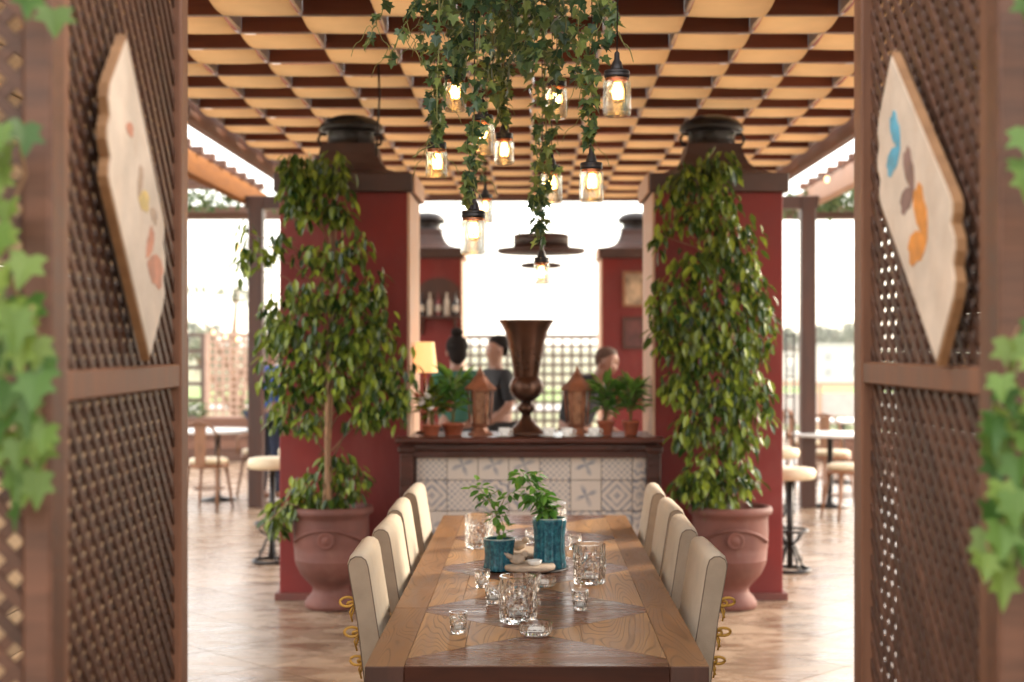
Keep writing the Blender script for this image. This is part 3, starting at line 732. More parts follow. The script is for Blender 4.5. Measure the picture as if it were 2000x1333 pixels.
ficus("tall narrow ficus in the terracotta pot before the right red pillar", 1.25,
      [(1405, 320, 45, 40, 85), (1505, 640, 22, 70, 26), (1280, 600, 20, 80, 24), (1500, 800, 16, 60, 14), (1470, 450, 22, 50, 18), (1350, 350, 50, 40, 85), (1310, 380, 35, 45, 45), (1400, 400, 60, 50, 120), (1345, 430, 50, 45, 85), (1420, 470, 60, 50, 110), (1290, 460, 20, 50, 22),
       (1370, 520, 70, 50, 140), (1450, 530, 50, 60, 100), (1320, 580, 50, 60, 110), (1400, 600, 80, 60, 190), (1480, 590, 38, 65, 70), (1300, 650, 40, 50, 80), (1370, 680, 75, 60, 190), (1450, 680, 60, 65, 160),
       (1330, 750, 50, 55, 110), (1410, 770, 70, 60, 180), (1470, 770, 38, 70, 80), (1360, 840, 55, 50, 110), (1440, 850, 55, 50, 110), (1390, 920, 60, 50, 120), (1450, 930, 40, 50, 70), (1350, 950, 45, 40, 70), (1400, 975, 50, 25, 60)], 22, False)

# ---------------------------------------------------------------- bar counter
def tile_mat(k):
    m, t, b = base_mat("printed_tile_%d" % k)
    tc = t.nodes.new("ShaderNodeTexCoord"); sp = t.nodes.new("ShaderNodeSeparateXYZ"); t.links.new(tc.outputs['Object'], sp.inputs[0])
    x = math_n(t, 'MULTIPLY', sp.outputs[0], 10.0); y = math_n(t, 'MULTIPLY', sp.outputs[2], 10.0)
    ax = math_n(t, 'ABSOLUTE', x); ay = math_n(t, 'ABSOLUTE', y)
    r = math_n(t, 'SQRT', math_n(t, 'ADD', math_n(t, 'MULTIPLY', x, x), math_n(t, 'MULTIPLY', y, y)))
    th = math_n(t, 'ARCTAN2', y, x)
    if k == 0: p = math_n(t, 'SINE', math_n(t, 'ADD', math_n(t, 'MULTIPLY', r, 14), math_n(t, 'MULTIPLY', math_n(t, 'SINE', math_n(t, 'MULTIPLY', th, 8)), 1.2)))
    elif k == 1: p = math_n(t, 'MULTIPLY', math_n(t, 'SINE', math_n(t, 'MULTIPLY', x, 16)), math_n(t, 'SINE', math_n(t, 'MULTIPLY', y, 16)))
    elif k == 2: p = math_n(t, 'SINE', math_n(t, 'MULTIPLY', math_n(t, 'ADD', ax, ay), 12))
    elif k == 3:
        rr = math_n(t, 'SQRT', math_n(t, 'ADD', math_n(t, 'POWER', math_n(t, 'SUBTRACT', 1.0, ax), 2), math_n(t, 'POWER', math_n(t, 'SUBTRACT', 1.0, ay), 2)))
        p = math_n(t, 'SINE', math_n(t, 'MULTIPLY', rr, 11))
    else: p = math_n(t, 'SUBTRACT', math_n(t, 'ADD', 0.55, math_n(t, 'MULTIPLY', math_n(t, 'SINE', math_n(t, 'MULTIPLY', th, 4)), 0.35)), r)
    f = remap(t, p, 0.05, 0.35)
    n = noise(t, coords(t), 30, 3)
    f = math_n(t, 'MULTIPLY', f, remap(t, n, 0.35, 0.65, 0.35, 0.85))
    t.links.new(mix_n(t, f, (0.60, 0.52, 0.46), (0.17, 0.19, 0.25)), b.inputs['Base Color']); b.inputs['Roughness'].default_value = .35
    return m
def bar():
    t = thing("bar_counter", "polished dark red wood bar counter with patterned tile front between the red pillars", "bar counter", (0, 9.1, 0))
    obj("counter_top", B().box((-.005, .32, 1.047), (1.60, .68, .034), bev=.006), M_barwood, t)
    obj("front_ledge", B().box((-.012, .03, 1.0475), (1.72, .14, .037), bev=.008), M_barwood, t)
    obj("moulding", B().box((-.012, .065, 1.0), (1.66, .08, .058), bev=.015), M_barwood, t)
    obj("apron", B().box((-.012, .075, .953), (1.56, .05, .045), bev=.004), M_barwood, t)
    for x in (-.805, .785):
        l = B().box((x, .075, .55), (.09, .09, .84), bev=.008).box((x, .072, .07), (.11, .1, .14), bev=.01)
        obj("leg", l, M_barwood, t)
        obj("capital", B().box((x, .066, .985), (.115, .11, .05), bev=.012), M_barwood, t)
    obj("body", B().box((-.005, .4, .5), (1.585, .5, 1.0)), M_darkwood, t)
    ms = []
    for k in range(5):
        ms.append(B().box((0, 0, 0), (.196, .012, .196), bev=.002).mesh("printed_tile", tile_mat(k)))
    rg = random.Random(3)
    for c in range(8):
        for r in range(5):
            x = -.75+c*.2; z = .88-r*.2
            x0, x1 = x, x+.2
            if x1 > .745: 
                continue
            obj("tile", ms[rg.randrange(5)], None, t, (x+.1, .12, z), (0, R(90)*rg.randrange(4), 0))
    em = B().box((0, 0, 0), (.086, .012, .196), bev=.002).mesh("cut_tile", ms[0].materials[0])
    for r in range(5): obj("tile", em, None, t, (.695, .12, .88-r*.2))
bar()
ZB = 1.0645
def k93(px): return px*9.3/F
def urn():
    p = at(1028, 855, 9.3); t = thing("bronze_urn", "tall bronze trumpet urn in the middle of the bar counter", "urn", (p.x, 9.3, ZB))
    pr = [(0, 39), (5, 39), (9, 36), (13, 30), (22, 20), (34, 11), (42, 9)]
    pr2 = [(42, 9), (46, 13), (52, 17), (58, 16), (63, 11), (66, 10)]
    pr3 = [(66, 10), (70, 17), (76, 26), (86, 32), (97, 33), (107, 30), (112, 26), (115, 24)]
    pr4 = [(115, 24), (118, 25), (150, 30), (182, 36), (203, 42), (216, 49), (223, 54), (226, 54.5), (226, 52), (215, 46), (180, 33), (130, 24)]
    for nm, q in (("foot", pr), ("knop", pr2), ("bowl", pr3), ("flared_cup", pr4)):
        obj(nm, B().lathe([(k93(r), k93(z)) for z, r in q], 36, cap=(nm != "flared_cup")), M_bronze, t)
urn()
def lantern(px, label):
    p = at(px, 850, 9.28); t = thing("copper_lantern", label, "lantern", (p.x, 9.28, ZB), 0, "copper lanterns on the bar")
    q = lambda l: [(k93(r), k93(z)) for z, r in l]
    obj("base", B().lathe(q([(0, 24), (5, 24), (9, 17), (16, 13), (20, 17), (24, 20)]), 6, smooth=False), M_lantern, t)
    bd = obj("core", B().lathe(q([(24, 15), (88, 19)]), 6, smooth=False), mat("lantern_pane", (.3, .13, .06), .3, .4, 20), t)
    for k in range(6):
        a = k*math.pi/3
        obj("corner_bar", B().tube([(k93(20)*math.cos(a), k93(20)*math.sin(a), k93(24)), (k93(24)*math.cos(a), k93(24)*math.sin(a), k93(90))], .007, 5), M_lantern, t)
    rf = obj("roof", B().lathe(q([(88, 31), (92, 32), (96, 28), (104, 19), (114, 12), (118, 9)]), 6, smooth=False), M_lantern, t)
    obj("finial", B().lathe(q([(118, 7), (121, 8), (126, 4), (131, 3), (136, .5)]), 10), M_lantern, rf)
lantern(938, "copper lantern standing left of the bronze urn"); lantern(1127, "copper lantern standing right of the bronze urn")
def table_lamp():
    p = at(830, 728, 9.55); t = thing("table_lamp", "small lit table lamp with cone shade at the left end of the bar", "lamp", (p.x, 9.55, ZB))
    h = p.z-ZB
    obj("foot", B().lathe([(.06, 0), (.06, .012), (.02, .02), (.014, .06), (.03, .12), (.035, .17), (.012, .24), (.01, h+.05)], 18), M_bronze, t)
    sh = B(); sh.lathe([(.085, h), (.062, h+.205)], 28, cap=False); sh.lathe([(.082, h+.002), (.059, h+.203)], 28, cap=False)
    obj("lamp_shade", sh, M_shade, t)
table_lamp()
def bar_plant(px, d, label, potr, poth, leafh, n, seed, flowers=0):
    rg = random.Random(seed); p = at(px, 850, d); t = thing("potted_plant", label, "potted plant", (p.x, d, ZB), 0, "small potted plants on the bar")
    obj("pot", B().lathe([(potr*.7, 0), (potr*.95, poth*.8), (potr*1.05, poth*.82), (potr*1.05, poth), (potr*.9, poth), (potr*.85, poth*.85), (.002, poth*.85)], 20, cap=False), M_terra2, t)
    st = B()
    for k in range(6):
        a = k*1.05; st.tube([(0, 0, poth*.8), (.02*math.cos(a), .02*math.sin(a), poth+leafh*.4), (.05*math.cos(a), .05*math.sin(a), poth+leafh*.8)], .003, 5)
    obj("stems", st, M_twig, t)
    lb = B(); leafquad(lb, Vector((0, 0, 0)), 1, 0, 0, 0, .3); lm = lb.mesh("plant_leaf", M_ficus if flowers else M_basil)
    for k in range(n):
        h = rg.uniform(.25, 1); a = rg.uniform(0, 6.28); r = .05*h*rg.random()+.01
        obj("leaf", lm, None, t, (r*math.cos(a), r*math.sin(a), poth+leafh*h*.75), (rg.uniform(-.4, .4), rg.uniform(-1.2, .3), a), (rg.uniform(.1, .17),)*3)
    for k in range(flowers):
        a = rg.uniform(0, 6.28); h = rg.uniform(.4, 1); r = rg.uniform(.04, .13)
        obj("flower", B().lathe([(.004, 0), (.018, .008), (.026, .02), (.012, .018), (.003, .012)], 8), (M_white, M_terra2)[k % 2], t, (r*math.cos(a), r*math.sin(a)-.03, poth+leafh*h*.7), (rg.uniform(-.6, .6), rg.uniform(-.6, .6), 0))
bar_plant(885, 9.33, "leafy plant in a wide brown pot left of the left lantern", .075, .08, .4, 90, 1)
bar_plant(843, 9.3, "flowering plant below the lit table lamp", .06, .07, .28, 50, 2, 12)
bar_plant(1183, 9.33, "small green plant in an orange pot right of the right lantern", .056, .095, .33, 80, 3)
bar_plant(1232, 9.33, "small green plant in an orange pot at the right end of the bar", .056, .095, .33, 80, 4)
def cup(px, py, label):
    p = on_z(px, py+6, ZB); y = min(max(p.y, 9.12), 9.3); t = thing("coffee_cup", label, "cup", (at(px, py, y).x, y, ZB), 0, "white cups on the bar")
    obj("saucer", B().lathe([(.03, 0), (.035, .004), (.065, .012), (.065, .015), (.03, .008), (.002, .007)], 24, cap=False), M_white, t)
    obj("cup_body", B().lathe([(.02, .008), (.024, .012), (.034, .03), (.038, .06), (.036, .06), (.031, .03), (.002, .014)], 24, cap=False), M_white, t)
    obj("handle", B().tube([(.034, 0, .05), (.052, 0, .048), (.056, 0, .036), (.048, 0, .026), (.032, 0, .024)], .004, 6), M_white, t)
cup(985, 848, "white cup on saucer left of the urn's foot"); cup(1072, 848, "white cup on saucer right of the urn's foot")
cup(1160, 848, "white cup on saucer right of the right lantern"); cup(1108, 850, "white cup on saucer between urn and right lantern")

# ---------------------------------------------------------------- people behind the bar
def person(label, loc, rz, joints, shirt, trous, hairb, hair_m=M_hair):
    t = thing("person", label, "person", loc, rz, None)
    J = dict(pelvis=((0, 0, .95), .13), waist=((0, 0, 1.08), .12), chest=((0, 0, 1.28), .14), neck0=((0, .0, 1.43), .07), neck=((0, -.01, 1.48), .05), head=((0, -.015, 1.56), .075), crown=((0, -.005, 1.66), .085), top=((0, .0, 1.71), .055),
             nose=((0, -.10, 1.585), .018))
    for s, n in ((-1, 'r'), (1, 'l')):
        J.update({n+'sh': ((s*.17, 0, 1.38), .065), n+'el': ((s*.23, .02, 1.12), .045), n+'wr': ((s*.2, -.14, .98), .03), n+'pa': ((s*.19, -.21, .96), .034),
                  n+'hip': ((s*.09, 0, .88), .095), n+'kn': ((s*.1, -.01, .5), .06), n+'an': ((s*.1, .02, .09), .04), n+'toe': ((s*.11, -.13, .04), .035)})
        for k in range(5):
            fx = s*.19+(k-2)*.017; bl_ = (.05, .075, .085, .078, .06)[k]
            J[n+'f%d' % k] = ((fx+(0 if k else -s*.012), -.21-(.03 if k else .0)-bl_*.5, .95), .009); J[n+'g%d' % k] = ((fx+(0 if k else -s*.02), -.21-(.03 if k else 0)-bl_, .935), .008)
    J.update(joints)
    E = [('pelvis', 'waist'), ('waist', 'chest'), ('chest', 'neck0'), ('neck0', 'neck'), ('neck', 'head'), ('head', 'crown'), ('crown', 'top'), ('head', 'nose')]
    for n in 'rl':
        E += [('chest', n+'sh'), (n+'sh', n+'el'), (n+'el', n+'wr'), (n+'wr', n+'pa'), ('pelvis', n+'hip'), (n+'hip', n+'kn'), (n+'kn', n+'an'), (n+'an', n+'toe')]
        for k in range(5): E += [(n+'pa', n+'f%d' % k), (n+'f%d' % k, n+'g%d' % k)]
    def skin(name, keys, grow, m, root):
        ks = [k for k in J if k in keys]; ix = {k: i for i, k in enumerate(ks)}
        me = bpy.data.meshes.new(name); me.from_pydata([J[k][0] for k in ks], [(ix[a], ix[b]) for a, b in E if a in ix and b in ix], [])
        o = obj(name, me, None, t); me.materials.append(m)
        o.modifiers.new("skin", 'SKIN'); 
        sv = me.skin_vertices[0].data
        for k in ks:
            r = J[k][1]+(grow if J[k][1] > .02 else 0); sv[ix[k]].radius = (r*1.25 if k in ('chest', 'waist', 'pelvis') else r, r); sv[ix[k]].use_root = (k == root)
        ss = o.modifiers.new("subdiv", 'SUBSURF'); ss.levels = 1; ss.render_levels = 2
        return o
    skin("body", set(J), 0, M_skin, 'pelvis')
    skin("shirt", {'pelvis', 'waist', 'chest', 'neck0', 'rsh', 'lsh', 'rel', 'lel'}, .016, shirt, 'pelvis')
    skin("trousers", {'pelvis', 'rhip', 'lhip', 'rkn', 'lkn', 'ran', 'lan'}, .018, trous, 'pelvis')
    hb = B()
    for c, r in hairb: hb.ell(c, r)
    obj("hair", hb, hair_m, t)
    eb = B(); hx = Vector(J['head'][0])
    for s in (-1, 1): eb.ell((hx.x+s*.03, hx.y-.078, hx.z+.045), (.011, .008, .008), None, 8, 6)
    obj("eyes", eb, M_black, t)
    ears = B()
    for s in (-1, 1): ears.ell((hx.x+s*.082, hx.y+.01, hx.z+.03), (.012, .02, .03), None, 8, 6)
    obj("ears", ears, M_skin, t)
    return t
p = at(892, 700, 12.2)
person("person with dark hair in a bun and green top behind the bar", (p.x, 12.2, 0), R(190), {}, M_green, M_black,
       [((0, .02, 1.65), (.098, .105, .098)), ((0, .07, 1.58), (.08, .06, .09)), ((0, .03, 1.765), (.055, .055, .045))])
p = at(970, 700, 13)
person("person with short dark hair and black shirt left of the urn behind the bar", (p.x, 13, 0), R(-60), {}, M_black, M_black, [((0, .025, 1.685), (.09, .095, .07)), ((0, .065, 1.62), (.075, .05, .07))])
p = at(1158, 720, 11.8)
lean = dict(chest=((0, -.12, 1.24), .145), neck0=((0, -.22, 1.37), .07), neck=((0, -.25, 1.41), .05), head=((0, -.31, 1.46), .075), crown=((0, -.34, 1.56), .085), top=((0, -.34, 1.61), .055), nose=((0, -.41, 1.47), .018),
            rsh=((-.17, -.16, 1.33), .065), lsh=((.17, -.16, 1.33), .065), rel=((-.24, -.2, 1.1), .045), lel=((.24, -.2, 1.1), .045))
person("person in dark clothes bending forward, right of the urn behind the bar", (p.x-.15, 11.8, 0), R(55), lean, M_black, M_black, [((0, -.31, 1.585), (.088, .09, .06)), ((0, -.27, 1.54), (.082, .06, .07))], mat("brown_hair", (.09, .05, .035), .8, .2))
p = at(536, 740, 15.1)
person("person in bright blue top standing behind the left stools", (p.x-.05, 15.1, 0), R(150), {}, M_blue, M_navy, [((0, .02, 1.66), (.095, .1, .09))])

# ---------------------------------------------------------------- hanging tiered fitting and far things
def chandelier():
    p = at(1057, 490, 12.5); t = thing("tiered_pendant", "brown tiered disc pendant hanging in front of the white sky", "pendant", (p.x, 12.5, p.z))
    k = 12.5/F
    obj("upper_drum", B().lathe([(54*k, 6*k), (54*k, 30*k), (48*k, 32*k), (.01, 33*k)], 32), M_hood, t)
    obj("wide_disc", B().lathe([(80*k, -6*k), (86*k, -4*k), (86*k, 3*k), (60*k, 6*k)], 36), M_hood, t)
    obj("small_disc", B().lathe([(34*k, -34*k), (40*k, -32*k), (40*k, -26*k), (30*k, -24*k)], 28), M_hood, t)
    obj("rod", B().tube([(0, 0, -30*k), (0, 0, 3.3-p.z)], .012, 8), M_blackmetal, t)
chandelier()

# ---------------------------------------------------------------- dining table
ZT = 0.76; TX0, TX1, TY0, TY1 = -.465, .493, 3.95, 7.48; TCX = .014
def dining_table():
    t = thing("dining_table", "long parquet wood dining table set in the middle of the terrace", "table", (TCX, (TY0+TY1)/2, 0))
    ox, oy = TCX, (TY0+TY1)/2
    def piece(name, poly, m, ang):
        # poly in world xy; object's local x is the grain direction
        if len(poly) < 3 or shrink_ok(poly) < 1e-4: return
        cx = sum(p[0] for p in poly)/len(poly); cy = sum(p[1] for p in poly)/len(poly); ca, sa = math.cos(-ang), math.sin(-ang)
        n = len(poly); area = sum(poly[i][0]*poly[(i+1) % n][1]-poly[(i+1) % n][0]*poly[i][1] for i in range(n))
        if area < 0: poly = poly[::-1]
        q = []
        for i in range(n):      # inset for the joint
            a, b, c = Vector(poly[i-1]), Vector(poly[i]), Vector(poly[(i+1) % n])
            d1 = (b-a).normalized(); d2 = (c-b).normalized(); n1 = Vector((-d1.y, d1.x)); n2 = Vector((-d2.y, d2.x))
            k = .0009/max(.25, 1+n1.dot(n2)); q.append(b+(n1+n2)*k)
        loc = [((p.x-cx)*ca-(p.y-cy)*sa, (p.x-cx)*sa+(p.y-cy)*ca) for p in q]
        dz = rnd.uniform(-.0004, .0004)
        b = B(); b.prism(loc, -.02, 0)
        obj(name, b, m, t, (cx-ox, cy-oy, ZT+dz), (0, 0, ang))
    bw = .11
    obj("core", B().box((0, 0, ZT-.0325), (TX1-TX0-.004, TY1-TY0-.004, .024)), M_edge, t)
    for y, s in ((TY0, -1), (TY1, 1)):
        yy = y-oy
        obj("edge_board", B().box((0, yy-s*.009, ZT-.024), (TX1-TX0-2*bw, .022, .046), bev=.002), M_edge, t)
        for x in (-1, 1):
            obj("edge_block", B().box((x*((TX1-TX0)/2-bw/2), yy-s*.009, ZT-.024), (bw-.002, .0225, .046), bev=.002), M_darkwood, t)
    for s in (-1, 1):
        obj("side_edge", B().box((s*((TX1-TX0)/2-.009), 0, ZT-.024), (.019, TY1-TY0-.04, .044), bev=.002), M_edge, t)
    xi0, xi1 = TX0+bw, TX1-bw
    # border
    cuts = [TY0, 4.83, 5.72, 6.62, TY1]
    for a, b in zip(cuts[:-1], cuts[1:]):
        for x0, x1 in ((TX0, xi0), (xi1, TX1)): piece("border_plank", [(x0, a), (x1, a), (x1, b), (x0, b)], M_oak2, R(90))
    for a, b in ((TY0, TY0+.10), (TY1-.10, TY1)): piece("border_plank", [(xi0, a), (xi1, a), (xi1, b), (xi0, b)], M_wal, 0)
    ys = [TY0+.10, 4.80, 5.70, 6.60, TY1-.10]
    for i in range(4):
        a, b = ys[i], ys[i+1]
        if i > 0:
            piece("strip", [(xi0, a), (xi1, a), (xi1, a+.05), (xi0, a+.05)], M_wal, 0); a += .05
        if i < 3:
            piece("strip", [(xi0, b-.05), (xi1, b-.05), (xi1, b), (xi0, b)], M_wal, 0); b -= .05
        cx, cy = (xi0+xi1)/2, (a+b)/2
        tri = {'f': [(xi0, a), (xi1, a), (cx, cy)], 'b': [(xi1, b), (xi0, b), (cx, cy)], 'l': [(xi0, b), (xi0, a), (cx, cy)], 'r': [(xi1, a), (xi1, b), (cx, cy)]}
        for q in range(3):
            for kk in 'fb':
                y0 = a+(cy-a)*q/3 if kk == 'f' else cy+(b-cy)*q/3; y1 = y0+(cy-a)/3
                piece("inlay_plank", clip_rect(tri[kk], -9, 9, y0, y1), M_wal, 0)
        j = (rnd.uniform(.12, .16), rnd.uniform(.2, .26))
        piece("inlay_plank", clip_rect(tri['r'], cx, cx+j[0], -9, 99), M_oak, R(90)+.02); piece("inlay_plank", clip_rect(tri['r'], cx+j[0], 9, -9, 99), M_oak, R(90)-.03)
        piece("inlay_plank", clip_rect(tri['l'], cx-j[1], cx, -9, 99), M_oak, R(90)-.02); piece("inlay_plank", clip_rect(tri['l'], -9, cx-j[1], -9, 99), M_oak, R(90)+.03)
    for x in (-.3, .3):
        for y in (-1.35, 1.35):
            obj("leg", B().box((x, y, .355), (.09, .09, .71), bev=.006), M_edge, t)
    for y in (-1.35, 1.35): obj("stretcher", B().box((0, y, .15), (.51, .06, .08), bev=.005), M_edge, t)
dining_table()

# ---------------------------------------------------------------- slip-covered chairs
def chair_proto():
    # local: chair faces +x (towards the table for the left row); near side is -y; origin under the back foot line
    t = thing("dining_chair", "", "chair", (0, 0, 0), 0, "linen chairs along the dining table")
    Wd = .42; hy = Wd/2
    # profile of the backrest (x, z): leans outwards at the top
    prof = [(-.005, .30), (.0, .45), (-.035, .76), (-.063, .915), (-.066, .945), (-.058, .967), (-.040, .978), (-.018, .977), (-.002, .965), (.006, .94), (.012, .90), (.034, .76), (.082, .48), (.08, .30)]
    prof = [(x+.0, z) for x, z in prof]
    b = B(); n = len(prof); vs = []; fs = []
    layers = [(-hy, .86), (-hy+.010, 1.0), (hy-.010, 1.0), (hy, .86)]
    cz = .7
    for y, k in layers:
        for (x, z) in prof:
            xc = .02-(z-.5)*.12
            zz = z if z < .9 else .9+(z-.9)*(1 if k == 1 else .88)
            vs.append((xc+(x-xc)*k, y, zz))
    for l in range(3):
        for i in range(n):
            j = (i+1) % n; fs.append((l*n+i, (l+1)*n+i, (l+1)*n+j, l*n+j))
    b.add(vs, fs, True)
    bk = obj("backrest", b, M_cream, t)
    for s in (-1, 1):
        y = s*(hy+.0015); pts = [((.02-(z-.5)*.12)+(x-(.02-(z-.5)*.12))*.88, (z if z < .9 else .9+(z-.9)*.86)) for x, z in prof]
        sp = B(); sp.prism(pts if s < 0 else pts[::-1], y-.0035, y+.0035, axis='y')
        obj("side_panel", sp, M_beigefab, bk)
        obj("piping", B().tube([(x, s*(hy+.004), z) for x, z in pts[1:-1]], .0022, 5), M_piping, bk)
    seat = B().box((.27, 0, .43), (.42, Wd-.01, .12), bev=.03); obj("seat", seat, M_cream, t)
    obj("skirt", B().box((.26, 0, .34), (.40, Wd-.03, .10), bev=.01), M_beigefab, t)
    for x in (.03, .44):
        for y in (-.17, .17):
            obj("leg", B().lathe([(.014, 0), (.022, .30)], 8, c=(x, y, 0)), M_darkwood, t)
    # ribbon bows on the rear edge, both sides
    for s in (-1, 1):
        for k, z in enumerate((.815, .72, .63)):
            xb = -.045+(.815-z)*.16; y = s*(hy-.02)
            bo = B(); rg = random.Random(k)
            for q, (ang, ln) in enumerate(((R(165+22*k), .048), (R(228+8*k), .03))):
                pts = []
                for i in range(13):
                    u = 2*math.pi*i/13; lx = ln*.5*(1-math.cos(u)); lz = ln*.33*math.sin(u)
                    pts.append((xb+lx*math.cos(ang)-lz*math.sin(ang), y+.008*math.sin(u)*(1 if q else -1), z-lx*math.sin(ang)*(-.35)+lz*math.cos(ang)*.9))
                bo.tube(pts, .0048, 6, closed=True)
            bo.tube([(xb, y, z), (xb-.014, y-.006, z-.03), (xb-.006, y-.004, z-.062)], .0036, 5)
            bo.tube([(xb, y, z), (xb-.004, y+.006, z-.028), (xb-.012, y+.006, z-.05)], .0036, 5)
            bo.ell((xb, y, z), (.008, .009, .008), None, 8, 6)
            obj("bow", bo, M_ribbon, t)
    return t
proto = chair_proto(); first = True
names = ["nearest", "second", "third", "farthest"]
for s, side in ((-1, "left"), (1, "right")):
    for k in range(4):
        lab = "%s cream linen chair from the viewer in the row along the table's %s side" % (names[k], side)
        y = 4.82+k*.655+(.0, .02, -.015, .01)[k]; x = TCX+s*(.485+.06)+(.006, -.004, .008, 0)[k]*s
        rz = (0 if s < 0 else math.pi)+R((1.2, -.8, .6, -1)[k])
        if first: proto.location = (x, y, 0); proto.rotation_euler = (0, 0, rz); proto['label'] = lab; first = False
        else: copy_tree(proto, lab, (x, y, 0), rz)

# ---------------------------------------------------------------- things on the table
def on_table(px, pyb, r): 
    p = on_z(px, pyb, ZT); p.y += r; p.x = (px-VX)*p.y/F; p.z = ZT+.0006; return p
def cut_glass(r0, r1, h, seg, rows, inner, base, deep=.055):
    b = B(); prof = []; 
    for k in range(rows+1): prof.append((r0+(r1-r0)*k/rows, .008+(h*.86-.008)*k/rows))
    vs = []; n = seg
    full = [(r0*.9, 0)]+prof+[(r1*1.0, h*.9), (r1*.99, h)]
    for k, (r, z) in enumerate(full):
        for i in range(n):
            a = 2*math.pi*i/n; rr = r*(1+(deep if (i+k) % 2 == 0 else -deep*.3)) if 0 < k <= rows else r
            vs.append((rr*math.cos(a), rr*math.sin(a), z))
    fs = []
    for k in range(len(full)-1):
        for i in range(n):
            j = (i+1) % n; a, b2, c, d = k*n+i, k*n+j, (k+1)*n+j, (k+1)*n+i
            fs += [(a, b2, d), (b2, c, d)] if (i+k) % 2 == 0 else [(a, b2, c), (a, c, d)]
    fs.append(tuple(range(n-1, -1, -1)))
    m = len(full)*n
    inn = [(r1*.99*inner, h), (r1*inner*.96, h*.5), (r0*inner*.94, base+.006), (r0*inner*.8, base)]
    for (r, z) in inn:
        for i in range(n):
            a = 2*math.pi*i/n; vs.append((r*math.cos(a), r*math.sin(a), z))
    for i in range(n):
        j = (i+1) % n; fs.append(((len(full)-1)*n+i, (len(full)-1)*n+j, m+j, m+i))
    for k in range(3):
        for i in range(n):
            j = (i+1) % n; fs.append((m+k*n+i, m+k*n+j, m+(k+1)*n+j, m+(k+1)*n+i))
    fs.append(tuple(range(m+3*n, m+4*n)))
    return b.add(vs, fs)
votive_me = cut_glass(.023, .029, .066, 20, 7, .86, .012, .05).mesh("votive_glass", M_crystal)
hurr_me = cut_glass(.059, .061, .148, 24, 6, .88, .02, .05).mesh("hurricane_glass", M_crystal)
wax_me = B().lathe([(.018, .0125), (.0185, .024), (.002, .024)], 16).mesh("tealight", M_white)
for px, py, lab in ((895, 1240, "small cut glass votive at the left front of the table"), (963, 1181, "small cut glass votive just left of the big front hurricane glass"),
                    (942, 1150, "small cut glass votive in front of the short blue pot"), (1133, 1194, "small cut glass votive on the right, before the big right hurricane glass"),
                    (1041, 1157, "small cut glass votive half hidden behind the big front hurricane glass"), (1123, 1075, "small cut glass votive right of the tall blue pot"),
                    (1038, 1062, "small cut glass votive between the two blue pots"), (1013, 1085, "small cut glass votive behind the stone bird tray")):
    p = on_table(px, py, .026); t = thing("votive_holder", lab, "votive", p, rnd.uniform(0, 3), "cut glass votives on the table")
    obj("glass_cup", votive_me, None, t); obj("tealight", wax_me, None, t)
for px, py, lab in ((1012, 1222, "large diamond cut hurricane glass at the front of the table"), (1151, 1145, "large diamond cut hurricane glass right of the blue pots"),
                    (936, 1074, "large diamond cut hurricane glass behind the short blue pot"), (1081, 1048, "large diamond cut hurricane glass behind the tall blue pot")):
    p = on_table(px, py, .06); t = thing("hurricane_glass", lab, "glass", p, rnd.uniform(0, 3), "large cut glasses on the table")
    obj("glass_cylinder", hurr_me, None, t)
    obj("tealight", B().lathe([(.019, .0205), (.02, .034), (.002, .034)], 16), M_white, t)
def ashtray(px, py, lab):
    p = on_table(px, py, .05); t = thing("glass_ashtray", lab, "ashtray", p, 0, "glass ashtrays on the table")
    pr = [(.042, 0), (.047, .004), (.050, .012), (.0525, .02), (.053, .034), (.0495, .034), (.046, .016), (.042, .012), (.002, .011)]
    obj("dish", B().lathe(pr, 36, smooth=False, rf=lambda k, i, a: 1+(.02 if (i % 2) else -.01)*(1 if k in (1, 2, 3) else 0)), M_crystal, t)
    obj("folded_napkin", B().add([(-.03, -.012, .0125), (.028, -.018, .0125), (.03, .014, .013), (-.022, .02, .0125), (.0, .0, .026)], [(0, 1, 4), (1, 2, 4), (2, 3, 4), (3, 0, 4), (3, 2, 1, 0)]), M_white, t)
ashtray(1046, 1246, "round glass ashtray in front of the big front hurricane glass")
ashtray(1058, 1150, "round glass ashtray in front of the stone bird tray")
tp = on_table(1028, 1123, .17)
tray = thing("slate_tray", "thin black round tray under the two blue pots", "tray", tp)
obj("disc", B().lathe([(.165, 0), (.17, .002), (.17, .005), (.16, .006), (.002, .006)], 40), M_blacktray, tray)
